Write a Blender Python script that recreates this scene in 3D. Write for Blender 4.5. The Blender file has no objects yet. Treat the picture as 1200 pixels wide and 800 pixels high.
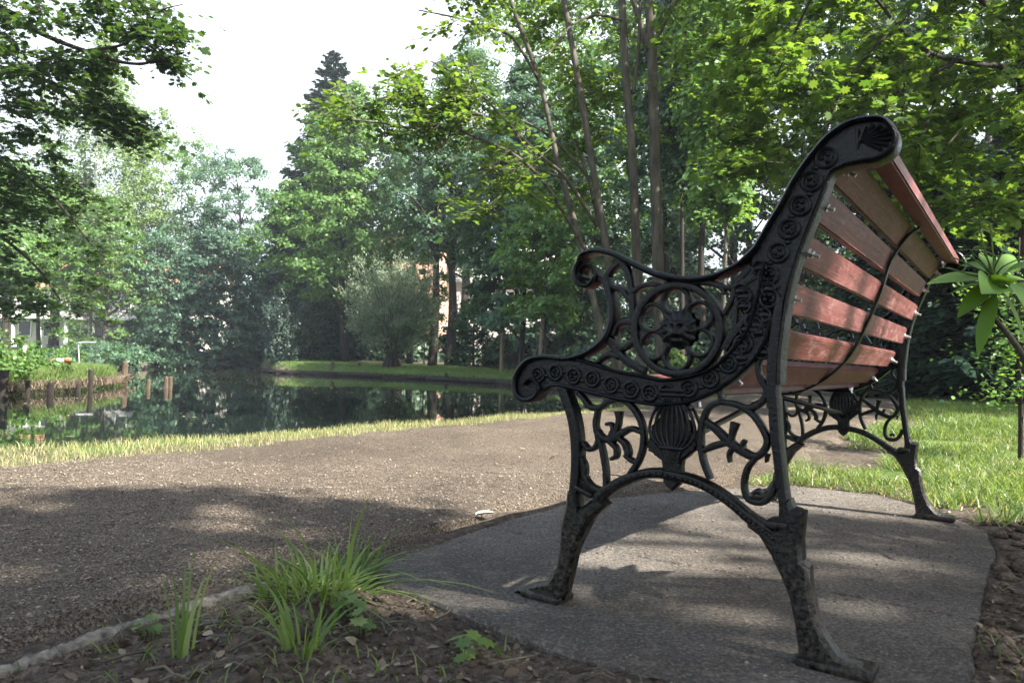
import bpy, bmesh, math, random
import numpy as np
from mathutils import Vector, Matrix
from mathutils.geometry import tessellate_polygon
R = math.radians
RNG = np.random.default_rng(11)
random.seed(5)
S = bpy.context.scene
COL = S.collection

# ------------------------------------------------------------------ camera, sky, sun, exposure
CAM_H, F_PX = 0.45, 844.0
ROLL = R(1.3)
PITCH = math.atan(28 * math.cos(ROLL) / F_PX)
FW = np.array([0, math.cos(PITCH), math.sin(PITCH)])
_u0 = np.array([0, -math.sin(PITCH), math.cos(PITCH)]); _r0 = np.array([1.0, 0, 0])
IR = math.cos(ROLL) * _r0 + math.sin(ROLL) * _u0
IU = -math.sin(ROLL) * _r0 + math.cos(ROLL) * _u0
cam = bpy.data.cameras.new('camera')
cam.sensor_width = 36; cam.lens = 36 * F_PX / 1200; cam.clip_start = 0.05; cam.clip_end = 2000
cam.dof.use_dof = True; cam.dof.focus_distance = 2.6; cam.dof.aperture_fstop = 11.0
camo = bpy.data.objects.new('camera', cam); COL.objects.link(camo)
m = Matrix.Identity(4)
for i in range(3):
    m[i][0] = IR[i]; m[i][1] = IU[i]; m[i][2] = -FW[i]
m[2][3] = CAM_H
camo.matrix_world = m
S.camera = camo

SUN_AZ = (0.87, -0.49)            # horizontal direction towards the sun
SUN_EL = R(43)
_n = math.hypot(*SUN_AZ); SUN_AZ = (SUN_AZ[0] / _n, SUN_AZ[1] / _n)
SUN_DIR = np.array([SUN_AZ[0] * math.cos(SUN_EL), SUN_AZ[1] * math.cos(SUN_EL), math.sin(SUN_EL)])
world = bpy.data.worlds.new('World'); S.world = world; world.use_nodes = True
wt = world.node_tree; wt.nodes.clear()
wo = wt.nodes.new('ShaderNodeOutputWorld'); bg = wt.nodes.new('ShaderNodeBackground')
sky = wt.nodes.new('ShaderNodeTexSky'); sky.sky_type = 'NISHITA'; sky.sun_disc = False
sky.sun_elevation = SUN_EL; sky.sun_rotation = math.atan2(SUN_AZ[0], SUN_AZ[1])
sky.air_density = 1.0; sky.dust_density = 2.0; sky.ozone_density = 1.0
# thin bright cloud veil over the clear sky
tc = wt.nodes.new('ShaderNodeTexCoord'); nz = wt.nodes.new('ShaderNodeTexNoise')
nz.inputs['Scale'].default_value = 1.6; nz.inputs['Detail'].default_value = 5
cr = wt.nodes.new('ShaderNodeValToRGB'); cr.color_ramp.elements[0].position = 0.25; cr.color_ramp.elements[1].position = 0.6
cr.color_ramp.elements[0].color = (0.5, 0.5, 0.5, 1); cr.color_ramp.elements[1].color = (0.95, 0.95, 0.95, 1)
mx = wt.nodes.new('ShaderNodeMix'); mx.data_type = 'RGBA'
mx.inputs['B'].default_value = (3.7, 3.95, 4.3, 1)
wt.links.new(tc.outputs['Generated'], nz.inputs['Vector']); wt.links.new(nz.outputs['Fac'], cr.inputs['Fac'])
sx = wt.nodes.new('ShaderNodeSeparateXYZ'); wt.links.new(tc.outputs['Generated'], sx.inputs[0])
hz_ = wt.nodes.new('ShaderNodeMapRange'); hz_.interpolation_type = 'SMOOTHSTEP'; hz_.inputs['From Min'].default_value = .75; hz_.inputs['From Max'].default_value = .48; hz_.inputs['To Min'].default_value = .14
wt.links.new(sx.outputs['Z'], hz_.inputs['Value']); vm = wt.nodes.new('ShaderNodeMath'); vm.operation = 'MULTIPLY'
wt.links.new(hz_.outputs[0], vm.inputs[0]); wt.links.new(cr.outputs['Color'], vm.inputs[1])
wt.links.new(vm.outputs[0], mx.inputs['Factor']); wt.links.new(sky.outputs['Color'], mx.inputs['A'])
wt.links.new(mx.outputs['Result'], bg.inputs['Color']); wt.links.new(bg.outputs['Background'], wo.inputs['Surface'])
bg.inputs['Strength'].default_value = 0.10
sl = bpy.data.lights.new('sun', 'SUN'); sl.energy = 5.0; sl.angle = R(0.6); sl.color = (1.0, 0.94, 0.84)
so = bpy.data.objects.new('sun', sl); COL.objects.link(so)
so.rotation_euler = Vector(SUN_DIR).to_track_quat('Z', 'Y').to_euler()
S.view_settings.view_transform = 'Standard'; S.view_settings.look = 'None'
S.view_settings.gamma = 1; S.view_settings.use_curve_mapping = False
S.view_settings.exposure = 2.32
S.render.engine = 'CYCLES'
S.cycles.max_bounces = 7; S.cycles.diffuse_bounces = 3; S.cycles.glossy_bounces = 3
S.cycles.transmission_bounces = 4; S.cycles.transparent_max_bounces = 4
S.cycles.use_denoising = True

# ------------------------------------------------------------------ helpers
O3 = np.array([0, 0, CAM_H])
def ray(px, py): return FW + IR * (px - 600) / F_PX - IU * (py - 400) / F_PX
def gp(px, py, z=0.0):
    d = ray(px, py); t = (z - CAM_H) / d[2]; return O3 + d * t
def at(px, py, Y):
    d = ray(px, py); return O3 + d * (Y / d[1])

def tag(o, label=None, cat=None, group=None, kind=None):
    if label: o['label'] = label
    if cat: o['category'] = cat
    if group: o['group'] = group
    if kind: o['kind'] = kind
    return o
def empty(name, loc, label=None, cat=None, group=None, rz=0.0):
    o = bpy.data.objects.new(name, None); COL.objects.link(o)
    o.location = tuple(float(v) for v in loc); o.rotation_euler = (0, 0, rz); o.empty_display_size = 0.1
    return tag(o, label, cat, group)
def link(name, me, mat, parent=None):
    o = bpy.data.objects.new(name, me); COL.objects.link(o)
    if mat is not None:
        for mm in (mat if isinstance(mat, (list, tuple)) else [mat]): me.materials.append(mm)
    if parent: o.parent = parent
    return o
def copy_tree(o, parent=None):
    c = o.copy(); COL.objects.link(c); c.parent = parent
    for ch in list(o.children): copy_tree(ch, c)
    return c
def np_mesh(name, v, f, smooth=False):
    v = np.asarray(v, np.float32); f = np.asarray(f, np.int32); n, k = f.shape
    me = bpy.data.meshes.new(name)
    me.vertices.add(len(v)); me.vertices.foreach_set('co', v.ravel())
    me.loops.add(n * k); me.loops.foreach_set('vertex_index', f.ravel())
    me.polygons.add(n); me.polygons.foreach_set('loop_start', np.arange(0, n * k, k, dtype=np.int32))
    if smooth: me.polygons.foreach_set('use_smooth', np.ones(n, bool))
    me.update(calc_edges=True); me.validate()
    return me

class MB:
    def __init__(s): s.v = []; s.f = []
    def add(s, v, f):
        b = len(s.v); s.v += [tuple(map(float, p)) for p in v]; s.f += [tuple(b + i for i in q) for q in f]
    def tube(s, pts, rad, n=7, squash=None):
        pts = np.asarray(pts, float); m_ = len(pts)
        rad = np.broadcast_to(np.asarray(rad, float), (m_,))
        T = np.gradient(pts, axis=0); T /= np.linalg.norm(T, axis=1)[:, None] + 1e-9
        a = np.array([0, 0, 1.0]) if abs(T[0][2]) < .8 else np.array([1.0, 0, 0])
        nrm = np.cross(T[0], a); nrm /= np.linalg.norm(nrm)
        V = []
        for i in range(m_):
            nrm = nrm - T[i] * (nrm @ T[i]); nrm /= np.linalg.norm(nrm) + 1e-9
            bi = np.cross(T[i], nrm)
            for k in range(n):
                t = 2 * math.pi * k / n
                V.append(pts[i] + rad[i] * (nrm * math.cos(t) + bi * math.sin(t)))
        Fc = [(i * n + k, i * n + (k + 1) % n, (i + 1) * n + (k + 1) % n, (i + 1) * n + k) for i in range(m_ - 1) for k in range(n)]
        Fc += [tuple(range(n))[::-1], tuple((m_ - 1) * n + k for k in range(n))]
        s.add(V, Fc)
    def box(s, c, sz, M=None, bev=0.0):
        x, y, z = (q / 2 for q in sz)
        if bev <= 0:
            V = [(a * x, b * y, d * z) for a in (-1, 1) for b in (-1, 1) for d in (-1, 1)]
            Fc = [(0, 1, 3, 2), (4, 6, 7, 5), (0, 4, 5, 1), (2, 3, 7, 6), (0, 2, 6, 4), (1, 5, 7, 3)]
        else:
            bm = bmesh.new(); bmesh.ops.create_cube(bm, size=1)
            for q in bm.verts: q.co = (q.co.x * 2 * x, q.co.y * 2 * y, q.co.z * 2 * z)
            bmesh.ops.bevel(bm, geom=bm.edges[:], offset=bev, segments=2, affect='EDGES', profile=.6)
            bm.verts.index_update(); V = [tuple(q.co) for q in bm.verts]; Fc = [tuple(q.index for q in p.verts) for p in bm.faces]; bm.free()
        V = [Vector(p) for p in V]
        if M is not None: V = [M @ p for p in V]
        s.add([(p[0] + c[0], p[1] + c[1], p[2] + c[2]) for p in V], Fc)
    def build(s, name, mat, parent=None, smooth=False):
        me = bpy.data.meshes.new(name); me.from_pydata(s.v, [], s.f); me.update()
        if smooth: me.polygons.foreach_set('use_smooth', np.ones(len(me.polygons), bool))
        return link(name, me, mat, parent)

def catmull(p, per=5, closed=False):
    p = np.asarray(p, float); n = len(p); out = []
    rng_ = range(n if closed else n - 1)
    for i in rng_:
        a = p[(i - 1) % n] if (closed or i > 0) else 2 * p[0] - p[1]
        b = p[i]; c = p[(i + 1) % n]; d = p[(i + 2) % n] if (closed or i + 2 < n) else 2 * p[n - 1] - p[n - 2]
        for k in range(per):
            t = k / per
            out.append(.5 * (2 * b + (c - a) * t + (2 * a - 5 * b + 4 * c - d) * t * t + (3 * b - a - 3 * c + d) * t ** 3))
    if not closed: out.append(p[-1])
    return np.array(out)

def vnoise(x, y, seed=0):
    """smooth 2-D value noise, 0..1"""
    xi = np.floor(x).astype(np.int64); yi = np.floor(y).astype(np.int64); fx = x - xi; fy = y - yi
    def h(a, b):
        n = (a * 374761393 + b * 668265263 + seed * 1274126177) & 0x7fffffff
        n = ((n ^ (n >> 13)) * 1274126177) & 0x7fffffff
        return ((n ^ (n >> 16)) & 0xffff) / 65535.0
    fx = fx * fx * (3 - 2 * fx); fy = fy * fy * (3 - 2 * fy)
    return (h(xi, yi) * (1 - fx) + h(xi + 1, yi) * fx) * (1 - fy) + (h(xi, yi + 1) * (1 - fx) + h(xi + 1, yi + 1) * fx) * fy
def fbm(x, y, seed=0, o=3):
    r = 0; a = .5; t = 0
    for i in range(o):
        r = r + a * vnoise(x * 2 ** i, y * 2 ** i, seed + i); t += a; a *= .5
    return r / t
def sstep(a, b, x):
    t = np.clip((x - a) / (b - a), 0, 1); return t * t * (3 - 2 * t)
def inside(poly, x, y):
    x = np.asarray(x, float); y = np.asarray(y, float); c = np.zeros(x.shape, bool); n = len(poly)
    for i in range(n):
        x1, y1 = poly[i]; x2, y2 = poly[(i + 1) % n]
        if y1 == y2: continue
        q = ((y1 > y) != (y2 > y)) & (x < (x2 - x1) * (y - y1) / (y2 - y1) + x1); c ^= q
    return c
def sdf(poly, x, y):
    d = np.full(np.shape(x), 1e9); n = len(poly)
    for i in range(n):
        ax, ay = poly[i]; bx, by = poly[(i + 1) % n]
        ex, ey = bx - ax, by - ay; t = np.clip(((x - ax) * ex + (y - ay) * ey) / (ex * ex + ey * ey), 0, 1)
        d = np.minimum(d, np.hypot(x - ax - t * ex, y - ay - t * ey))
    return np.where(inside(poly, x, y), -d, d)

# ------------------------------------------------------------------ materials
class NT:
    def __init__(s, name):
        s.m = bpy.data.materials.new(name); s.m.use_nodes = True; s.t = s.m.node_tree; s.t.nodes.clear()
        s.out = s.n('OutputMaterial')
    def n(s, t, **k):
        q = s.t.nodes.new('ShaderNode' + t)
        for a, b in k.items(): setattr(q, a, b)
        return q
    def l(s, a, b): s.t.links.new(a, b)
    def coord(s, scale=(1, 1, 1)):
        c = s.n('TexCoord'); mp = s.n('Mapping'); mp.inputs['Scale'].default_value = scale
        s.l(c.outputs['Object'], mp.inputs['Vector']); return mp.outputs['Vector']
    def noise(s, scale, detail=4, rough=.55, vec=None):
        q = s.n('TexNoise'); q.inputs['Scale'].default_value = scale; q.inputs['Detail'].default_value = detail; q.inputs['Roughness'].default_value = rough
        if vec is not None: s.l(vec, q.inputs['Vector'])
        return q.outputs['Fac']
    def ramp(s, fac, stops):
        q = s.n('ValToRGB'); e = q.color_ramp.elements
        while len(e) < len(stops): e.new(.5)
        for el, (p, c) in zip(e, stops): el.position = p; el.color = (tuple(c) + (1,)) if not isinstance(c, (int, float)) else (c, c, c, 1)
        s.l(fac, q.inputs['Fac']); return q.outputs['Color']
    def mix(s, fac, a, b, mode='MIX'):
        q = s.n('Mix', data_type='RGBA', blend_type=mode)
        for k, v in (('Factor', fac), ('A', a), ('B', b)):
            if hasattr(v, 'is_output'): s.l(v, q.inputs[k])
            else: q.inputs[k].default_value = v if isinstance(v, (int, float)) else tuple(v) + (1,)
        return q.outputs['Result']
    def bump(s, h, st=.3, dist=.01, nrm=None):
        q = s.n('Bump'); q.inputs['Strength'].default_value = st; q.inputs['Distance'].default_value = dist; s.l(h, q.inputs['Height'])
        if nrm is not None: s.l(nrm, q.inputs['Normal'])
        return q.outputs['Normal']
    def bsdf(s, col, rough=.6, spec=.5, metal=0, nrm=None, surface=True):
        q = s.n('BsdfPrincipled')
        for k, v in (('Base Color', col), ('Roughness', rough), ('Specular IOR Level', spec), ('Metallic', metal)):
            if hasattr(v, 'is_output'): s.l(v, q.inputs[k])
            else: q.inputs[k].default_value = (tuple(v) + (1,)) if not isinstance(v, (int, float)) else v
        if nrm is not None: s.l(nrm, q.inputs['Normal'])
        if surface: s.l(q.outputs[0], s.out.inputs['Surface'])
        return q

def leaf_mat(name, cols, trans=.4, rough=.45, spec=.35):
    q = NT(name); g = q.n('NewGeometry')
    col = q.ramp(g.outputs['Random Per Island'], [(i / (len(cols) - 1), c) for i, c in enumerate(cols)])
    b = q.bsdf(col, rough, spec, surface=False)
    tr = q.n('BsdfTranslucent'); q.l(q.mix(1.0, col, (1.5, 1.45, .6), 'MULTIPLY'), tr.inputs['Color'])
    ms = q.n('MixShader'); ms.inputs[0].default_value = trans
    q.l(b.outputs[0], ms.inputs[1]); q.l(tr.outputs[0], ms.inputs[2]); q.l(ms.outputs[0], q.out.inputs['Surface'])
    return q.m
def simple(name, col, rough=.6, nscale=8, var=.25, bump=.2, dist=.01, spec=.4, metal=0, stretch=(1, 1, 1)):
    q = NT(name); v = q.coord(stretch); n = q.noise(nscale, 5, .6, v)
    c = q.ramp(n, [(.3, tuple(x * (1 - var) for x in col)), (.7, tuple(min(1, x * (1 + var)) for x in col))])
    q.bsdf(c, rough, spec, metal, q.bump(n, bump, dist)); return q.m

M = {}
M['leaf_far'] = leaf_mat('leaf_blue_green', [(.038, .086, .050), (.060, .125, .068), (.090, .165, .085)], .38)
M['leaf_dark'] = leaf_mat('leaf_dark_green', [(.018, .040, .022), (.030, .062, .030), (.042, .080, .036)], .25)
M['leaf_mid'] = leaf_mat('leaf_mid_green', [(.06, .130, .034), (.095, .185, .048), (.145, .24, .066)], .48)
M['leaf_light'] = leaf_mat('leaf_light_green', [(.05, .105, .022), (.09, .165, .035), (.15, .22, .05)], .5)
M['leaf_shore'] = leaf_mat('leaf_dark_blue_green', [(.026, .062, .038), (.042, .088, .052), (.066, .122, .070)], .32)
M['leaf_birch'] = leaf_mat('leaf_birch', [(.095, .16, .05), (.135, .21, .07), (.18, .255, .09)], .45)
M['leaf_maple'] = leaf_mat('leaf_maple', [(.028, .066, .024), (.045, .092, .030), (.07, .125, .036)], .42)
M['leaf_willow'] = leaf_mat('leaf_willow', [(.11, .165, .105), (.155, .21, .14), (.215, .27, .19)], .35)
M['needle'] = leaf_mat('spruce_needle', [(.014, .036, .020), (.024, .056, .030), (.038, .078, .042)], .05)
M['leaf_yew_pale'] = leaf_mat('leaf_grey_yew', [(.020, .042, .030), (.030, .056, .040), (.045, .075, .054)], .1)
M['rhodo'] = leaf_mat('rhododendron_leaf', [(.055, .125, .018), (.085, .175, .026), (.12, .22, .04)], .35, .5, .25)
M['grass_near'] = leaf_mat('grass_fresh', [(.065, .12, .028), (.11, .175, .045), (.17, .22, .08)], .4)
M['grass_dry'] = leaf_mat('grass_short_pale', [(.10, .15, .045), (.19, .22, .085), (.30, .28, .15), (.36, .33, .20)], .35)
M['dead_leaf'] = leaf_mat('dead_leaf', [(.05, .032, .020), (.09, .062, .038), (.13, .10, .07), (.22, .18, .13)], .1, .7)
M['bark'] = simple('bark_grey_brown', (.078, .070, .054), .9, 14, .5, .8, .02, .2, stretch=(1, 1, .25))
M['bark_dark'] = simple('bark_dark', (.028, .023, .019), .9, 10, .4, .8, .03, .2, stretch=(1, 1, .25))
M['bark_pale'] = simple('bark_pale', (.17, .14, .10), .85, 12, .35, .5, .01, .2, stretch=(1, 1, .25))
M['bark_birch'] = simple('bark_birch', (.55, .53, .48), .8, 5, .4, .3, .01, .2, stretch=(1, 1, 3))
M['wood_post'] = simple('weathered_wood', (.075, .056, .040), .9, 18, .45, .7, .01, .2, stretch=(1, 1, .2))
M['white_paint'] = simple('white_paint', (.72, .72, .70), .6, 3, .06, .05)
M['cream_wall'] = simple('cream_render', (.46, .44, .40), .9, 2, .1, .15)
M['peach_wall'] = simple('peach_brick', (.44, .28, .20), .9, 3, .2, .2)
M['roof_tile'] = simple('orange_roof_tile', (.34, .16, .10), .85, 5, .3, .3)
M['dark_roof'] = simple('dark_roof_tile', (.09, .06, .045), .9, 5, .3, .3)
M['window'] = simple('window_glass', (.02, .025, .03), .1, 3, .1, 0)
M['galv'] = simple('galvanised_steel', (.62, .63, .64), .35, 30, .15, .05, metal=.9)
M['grey_pipe'] = simple('grey_pipe', (.30, .31, .32), .5, 6, .1, .05)
M['terracotta'] = simple('terracotta', (.42, .15, .07), .8, 8, .2, .1)
M['stone'] = simple('kerb_stone', (.150, .134, .112), .95, 45, .75, 1.0, .02)
M['kerb_pale'] = simple('broken_concrete', (.27, .245, .21), .95, 30, .4, .9, .01)
M['pebble'] = leaf_mat('pebble', [(.04, .032, .025), (.07, .056, .044), (.12, .098, .076), (.15, .125, .098), (.17, .142, .112), (.24, .21, .17)], .0, .9)

# cast iron: black enamel over a rough casting, dust and bare mottling low on the legs
q = NT('cast_iron'); v = q.coord(); n1 = q.noise(120, 6, .7, v); n2 = q.noise(200, 3, .6, v); n3 = q.noise(9, 4, .6, v)
sep = q.n('SeparateXYZ'); q.l(v, sep.inputs[0])
mr = q.n('MapRange'); mr.inputs['From Min'].default_value = .27; mr.inputs['From Max'].default_value = .12; q.l(sep.outputs['Z'], mr.inputs['Value'])
spk = q.ramp(n1, [(.44, 0.0), (.62, .9)])
ma = q.n('Math', operation='MULTIPLY'); q.l(mr.outputs[0], ma.inputs[0]); q.l(spk, ma.inputs[1])
base = q.ramp(n3, [(.3, (.0014, .0017, .0018)), (.75, (.0035, .005, .0052))])
col = q.mix(ma.outputs[0], base, (.050, .041, .032))
rg = q.ramp(n1, [(.3, .22), (.7, .44)])
q.bsdf(col, rg, .25, 0, q.bump(n2, .35, .003, q.bump(n1, .35, .004))); M['iron'] = q.m

# slat paint: oxide red, chalky and scuffed along the grain
q = NT('red_slat_paint'); v = q.coord((1, .06, 1)); n1 = q.noise(120, 6, .65, v); v2 = q.coord((1, .35, 1)); n2 = q.noise(14, 5, .6, v2); n3 = q.noise(60, 5, .7, v2)
c = q.ramp(n2, [(.25, (.070, .018, .017)), (.5, (.128, .035, .033)), (.75, (.19, .075, .070))])
oi = q.n('ObjectInfo'); c = q.mix(1.0, c, q.ramp(oi.outputs['Random'], [(0, (.78, .80, .82)), (1, (1.15, 1.12, 1.1))]), 'MULTIPLY')
c = q.mix(q.ramp(n3, [(.50, 0.0), (.66, .7)]), c, (.23, .125, .112))
c = q.mix(q.ramp(n1, [(.32, .75), (.44, 0.0)]), c, (.040, .018, .016))
q.bsdf(c, q.ramp(n3, [(.3, .42), (.7, .65)]), .4, 0, q.bump(n1, .35, .003)); M['slat'] = q.m

# concrete slab: exposed fine aggregate
q = NT('concrete_slab'); v = q.coord(); n1 = q.noise(3.5, 6, .6, v); n2 = q.noise(120, 6, .85, v); n3 = q.noise(20, 6, .75, v)
vo = q.n('TexVoronoi'); vo.inputs['Scale'].default_value = 150; q.l(v, vo.inputs['Vector'])
n5 = q.noise(1.7, 6, .7, v); c = q.ramp(n1, [(.3, (.088, .079, .071)), (.52, (.135, .121, .108)), (.75, (.195, .172, .146))]); c = q.mix(q.ramp(n5, [(.42, .65), (.58, 0.0)]), c, (.072, .060, .048)); c = q.mix(q.ramp(n3, [(.30, .7), (.40, 0.0)]), c, (.05, .043, .036))
c = q.mix(q.ramp(n2, [(.42, .85), (.53, 0.0)]), c, (.040, .036, .032))
c = q.mix(q.ramp(n2, [(.54, 0.0), (.64, .75)]), c, (.30, .27, .235))
c = q.mix(q.ramp(n3, [(.52, 0.0), (.66, .5)]), c, (.22, .185, .145))
q.bsdf(c, .92, .25, 0, q.bump(n3, .6, .016, q.bump(n2, .9, .008))); M['slab'] = q.m

# path: compacted gravel and earth
q = NT('gravel_path'); v = q.coord(); n1 = q.noise(1.3, 5, .6, v); n2 = q.noise(190, 5, .75, v); n3 = q.noise(34, 6, .75, v)
n4 = q.noise(.7, 4, .6, q.coord((1.6, .6, 1))); c = q.ramp(n1, [(.3, (.165, .130, .098)), (.7, (.27, .222, .172))]); c = q.mix(q.ramp(n4, [(.40, .55), (.55, 0.0)]), c, (.095, .073, .054))
c = q.mix(q.ramp(n2, [(.42, 1.0), (.53, 0.0)]), c, (.034, .027, .021))
c = q.mix(q.ramp(n2, [(.56, 0.0), (.66, .85)]), c, (.46, .40, .33))
c = q.mix(q.ramp(n3, [(.35, .55), (.5, 0.0)]), c, (.08, .062, .046))
q.bsdf(c, .95, .2, 0, q.bump(n3, 1.0, .035, q.bump(n2, 1.0, .016))); M['path'] = q.m

# ground: lawn blending into bare soil by the point attribute "soil"
q = NT('ground'); v = q.coord(); n1 = q.noise(.5, 5, .6, v); n2 = q.noise(9, 6, .7, v); n3 = q.noise(60, 5, .75, v)
at_ = q.n('Attribute', attribute_name='soil')
g = q.ramp(n1, [(.3, (.055, .105, .022)), (.7, (.11, .165, .040))]); g = q.mix(q.ramp(n2, [(.35, .5), (.6, 0.0)]), g, (.06, .07, .025))
s_ = q.ramp(n3, [(.3, (.032, .025, .019)), (.5, (.098, .078, .060)), (.7, (.21, .175, .14))]); s_ = q.mix(q.ramp(n2, [(.4, .5), (.6, 0.0)]), s_, (.03, .024, .018))
fa = q.n('Math', operation='ADD'); q.l(at_.outputs['Fac'], fa.inputs[0])
mm_ = q.n('Math', operation='MULTIPLY_ADD'); q.l(n2, mm_.inputs[0]); mm_.inputs[1].default_value = .8; mm_.inputs[2].default_value = -.4
q.l(mm_.outputs[0], fa.inputs[1])
c = q.mix(q.ramp(fa.outputs[0], [(.35, 0.0), (.6, 1.0)]), g, s_)
sz_ = q.n('SeparateXYZ'); q.l(v, sz_.inputs[0]); bank_shade = q.n('MapRange'); bank_shade.inputs['From Min'].default_value = -.055; bank_shade.inputs['From Max'].default_value = -.13; q.l(sz_.outputs['Z'], bank_shade.inputs['Value']); c = q.mix(bank_shade.outputs[0], c, (.020, .016, .012))  # low bank darkened by height: overhang shade put into the mud colour
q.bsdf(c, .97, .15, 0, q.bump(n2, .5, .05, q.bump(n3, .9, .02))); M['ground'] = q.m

# still dark pond water
q = NT('pond_water'); v = q.coord((1, 1.0, 1)); n1 = q.noise(2.2, 3, .5, v); n2 = q.noise(.35, 2, .5, v)
q.bsdf((.006, .010, .008), .02, .5, 0, q.bump(n1, .035, .02, q.bump(n2, .03, .08))).inputs['IOR'].default_value = 1.33; M['water'] = q.m

# ------------------------------------------------------------------ ground, pond, path, slabs
POND = [(3.4, 12.5), (2.2, 10.2), (1.25, 8.6), (.62, 7.55), (-.95, 5.55), (-2.3, 3.85), (-4.5, 1.1), (-8, -2.5), (-14, -7), (-30, -7), (-30, 8), (-14, 10.5),
        (-8.9, 12.4), (-9.0, 15.0), (-9.75, 17.6), (-10.3, 19.2), (-11.6, 21.2), (-13.5, 23), (-16, 27), (-23, 44), (-28.5, 62), (-22, 63), (-15.5, 45), (-13.2, 40.2), (-9.1, 38.3),
        (-6.2, 35.4), (-3.85, 33), (-.5, 28.5), (1.4, 22.5), (2.6, 18.8), (3.7, 15.5)]
WATER_Z = -.30
BLD = np.array([0.58289, 0.81255]); BFD = np.array([-BLD[1], BLD[0]]); HEEL = np.array([0.49302, 1.10002])
def buv(x, y):           # bench coordinates: u towards the front, s along the length
    dx = x - HEEL[0]; dy = y - HEEL[1]
    return dx * BFD[0] + dy * BFD[1], dx * BLD[0] + dy * BLD[1]
def bxy(u, s): return HEEL + BFD * u + BLD * s
SLAB = [tuple(gp(*p)[:2]) for p in [(436, 664), (520, 634), (605, 606), (664, 590), (800, 574), (930, 568), (1030, 579), (1078, 592), (1126, 609), (1158, 622), (1168, 645), (1154, 700), (1146, 740), (1137, 800)]] + [(.50, .80), (.36, .93)] + [tuple(gp(*p)[:2]) for p in [(790, 800), (700, 776), (600, 742), (510, 706), (450, 682)]]
KERB = [(-2.6, -1.9), (-1.5, -.25), (-.98, .62)] + [tuple(gp(*p)[:2]) for p in [(0, 782), (80, 752), (170, 722), (260, 698), (330, 685), (400, 668), (436, 662)]]
PATH = KERB + [tuple(gp(605, 606)[:2]), tuple(gp(664, 590)[:2])] + [(.75, 2.75), (1.05, 3.1), (1.7, 3.9), (2.6, 5.3), (4.6, 8.6), (8.4, 15.2), (6.5, 17.5), (2.6, 10.1), (1.1, 7.55),
        (.02, 5.75), (-.95, 4.35), (-1.95, 2.75), (-3.3, .6), (-5.5, -2.5)]
def ground_z(x, y, fine=True):
    x = np.asarray(x, float); y = np.asarray(y, float)
    d = sdf(POND, x, y)
    r = np.hypot(x, y)
    land = .42 * sstep(24, 50, y) + .8 * sstep(48, 78, y) + .05 * sstep(6, 12, x) * sstep(0, 8, y)
    land = land + .10 * (fbm(x * .25, y * .25, 3) - .5) * sstep(6, 20, r)
    # bare soil in front of and beside the slab lies a little lower
    kx = np.array(KERB)
    ds = sdf(SLAB, x, y); near = sstep(1.9, 1.2, y + .35 * x) * sstep(-.02, .02, ds)
    land = land - np.maximum(.010 * near * (1 - inside(PATH, x, y)), .05 * sstep(.004, -.03, ds))
    if fine:
        land = land + (fbm(x * 14, y * 14, 7) - .5) * .05 * near * sstep(0, .1, ds) + (fbm(x * 3, y * 3, 9) - .5) * .03 * sstep(.0, .3, d)
    t = sstep(-.45, .28, d)
    z = -1.1 + (land + 1.1) * t
    return np.where(ds < -.05, np.minimum(z, -.06), z)

nr, na = 470, 720
rr = np.exp(np.linspace(math.log(.35), math.log(420), nr)); aa = np.linspace(0, 2 * math.pi, na, endpoint=False)
RX = rr[:, None] * np.sin(aa)[None]; RY = rr[:, None] * np.cos(aa)[None]
gx = np.concatenate([[0], RX.ravel()]); gy = np.concatenate([[0], RY.ravel()])
gz = ground_z(gx, gy)
idx = 1 + np.arange(nr * na).reshape(nr, na)
q4 = np.stack([idx[:-1], np.roll(idx, -1, 1)[:-1], np.roll(idx, -1, 1)[1:], idx[1:]], -1).reshape(-1, 4)[:, ::-1]
gme = np_mesh('ground', np.stack([gx, gy, gz], 1), q4, True)
bm = bmesh.new(); bm.from_mesh(gme); bm.verts.ensure_lookup_table()
bm.faces.new([bm.verts[i] for i in idx[0][::-1]]); bm.to_mesh(gme); bm.free()
soil = np.zeros(len(gx))
soil = np.maximum(soil, sstep(2.75, 2.2, gy + .45 * gx) * (gx < 4) )
soil = np.maximum(soil, .75 * sstep(.40, .05, sdf(SLAB, gx, gy)))                       # trodden earth around the slab
soil = np.maximum(soil, sstep(.12, -.05, sdf(POND, gx, gy))); soil = np.maximum(soil, 1.2 * sstep(.42, .22, sdf(POND, gx, gy)) * (gx < -7) * (gy < 25))                     # banks
soil = np.maximum(soil, sstep(8, 14, gx - .35 * gy + 4.5) * .9)                  # forest floor on the right
soil = np.maximum(soil, .95 * sstep(3.0, 7.5, sdf(POND, gx, gy)) * sstep(20, 26, gy) * sstep(-16, -11, gx))   # under the far trees
soil = np.maximum(soil, .55 * sstep(21, 25, gy) * sstep(64, 58, gy) * sstep(-11, -14, gx))
soil = np.maximum(soil, 1.0 * sstep(.55, .1, sdf(PATH, gx, gy)) * (gy < 20))
att = gme.attributes.new('soil', 'FLOAT', 'POINT'); att.data.foreach_set('value', soil.astype(np.float32))
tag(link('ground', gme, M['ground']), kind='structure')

mb = MB(); mb.add([(-80, -30, WATER_Z), (12, -30, WATER_Z), (12, 80, WATER_Z), (-80, 80, WATER_Z)], [(0, 1, 2, 3)])
wq = bmesh.new()
w_ = mb.build('water', M['water']); tag(w_, kind='structure'); wq.free()

def sdf_line(line, x, y):
    d = np.full(np.shape(x), 1e9)
    for (ax, ay), (bx, by) in zip(line[:-1], line[1:]):
        ex, ey = bx - ax, by - ay; t = np.clip(((x - ax) * ex + (y - ay) * ey) / (ex * ex + ey * ey), 0, 1)
        d = np.minimum(d, np.hypot(x - ax - t * ex, y - ay - t * ey))
    return d
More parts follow.
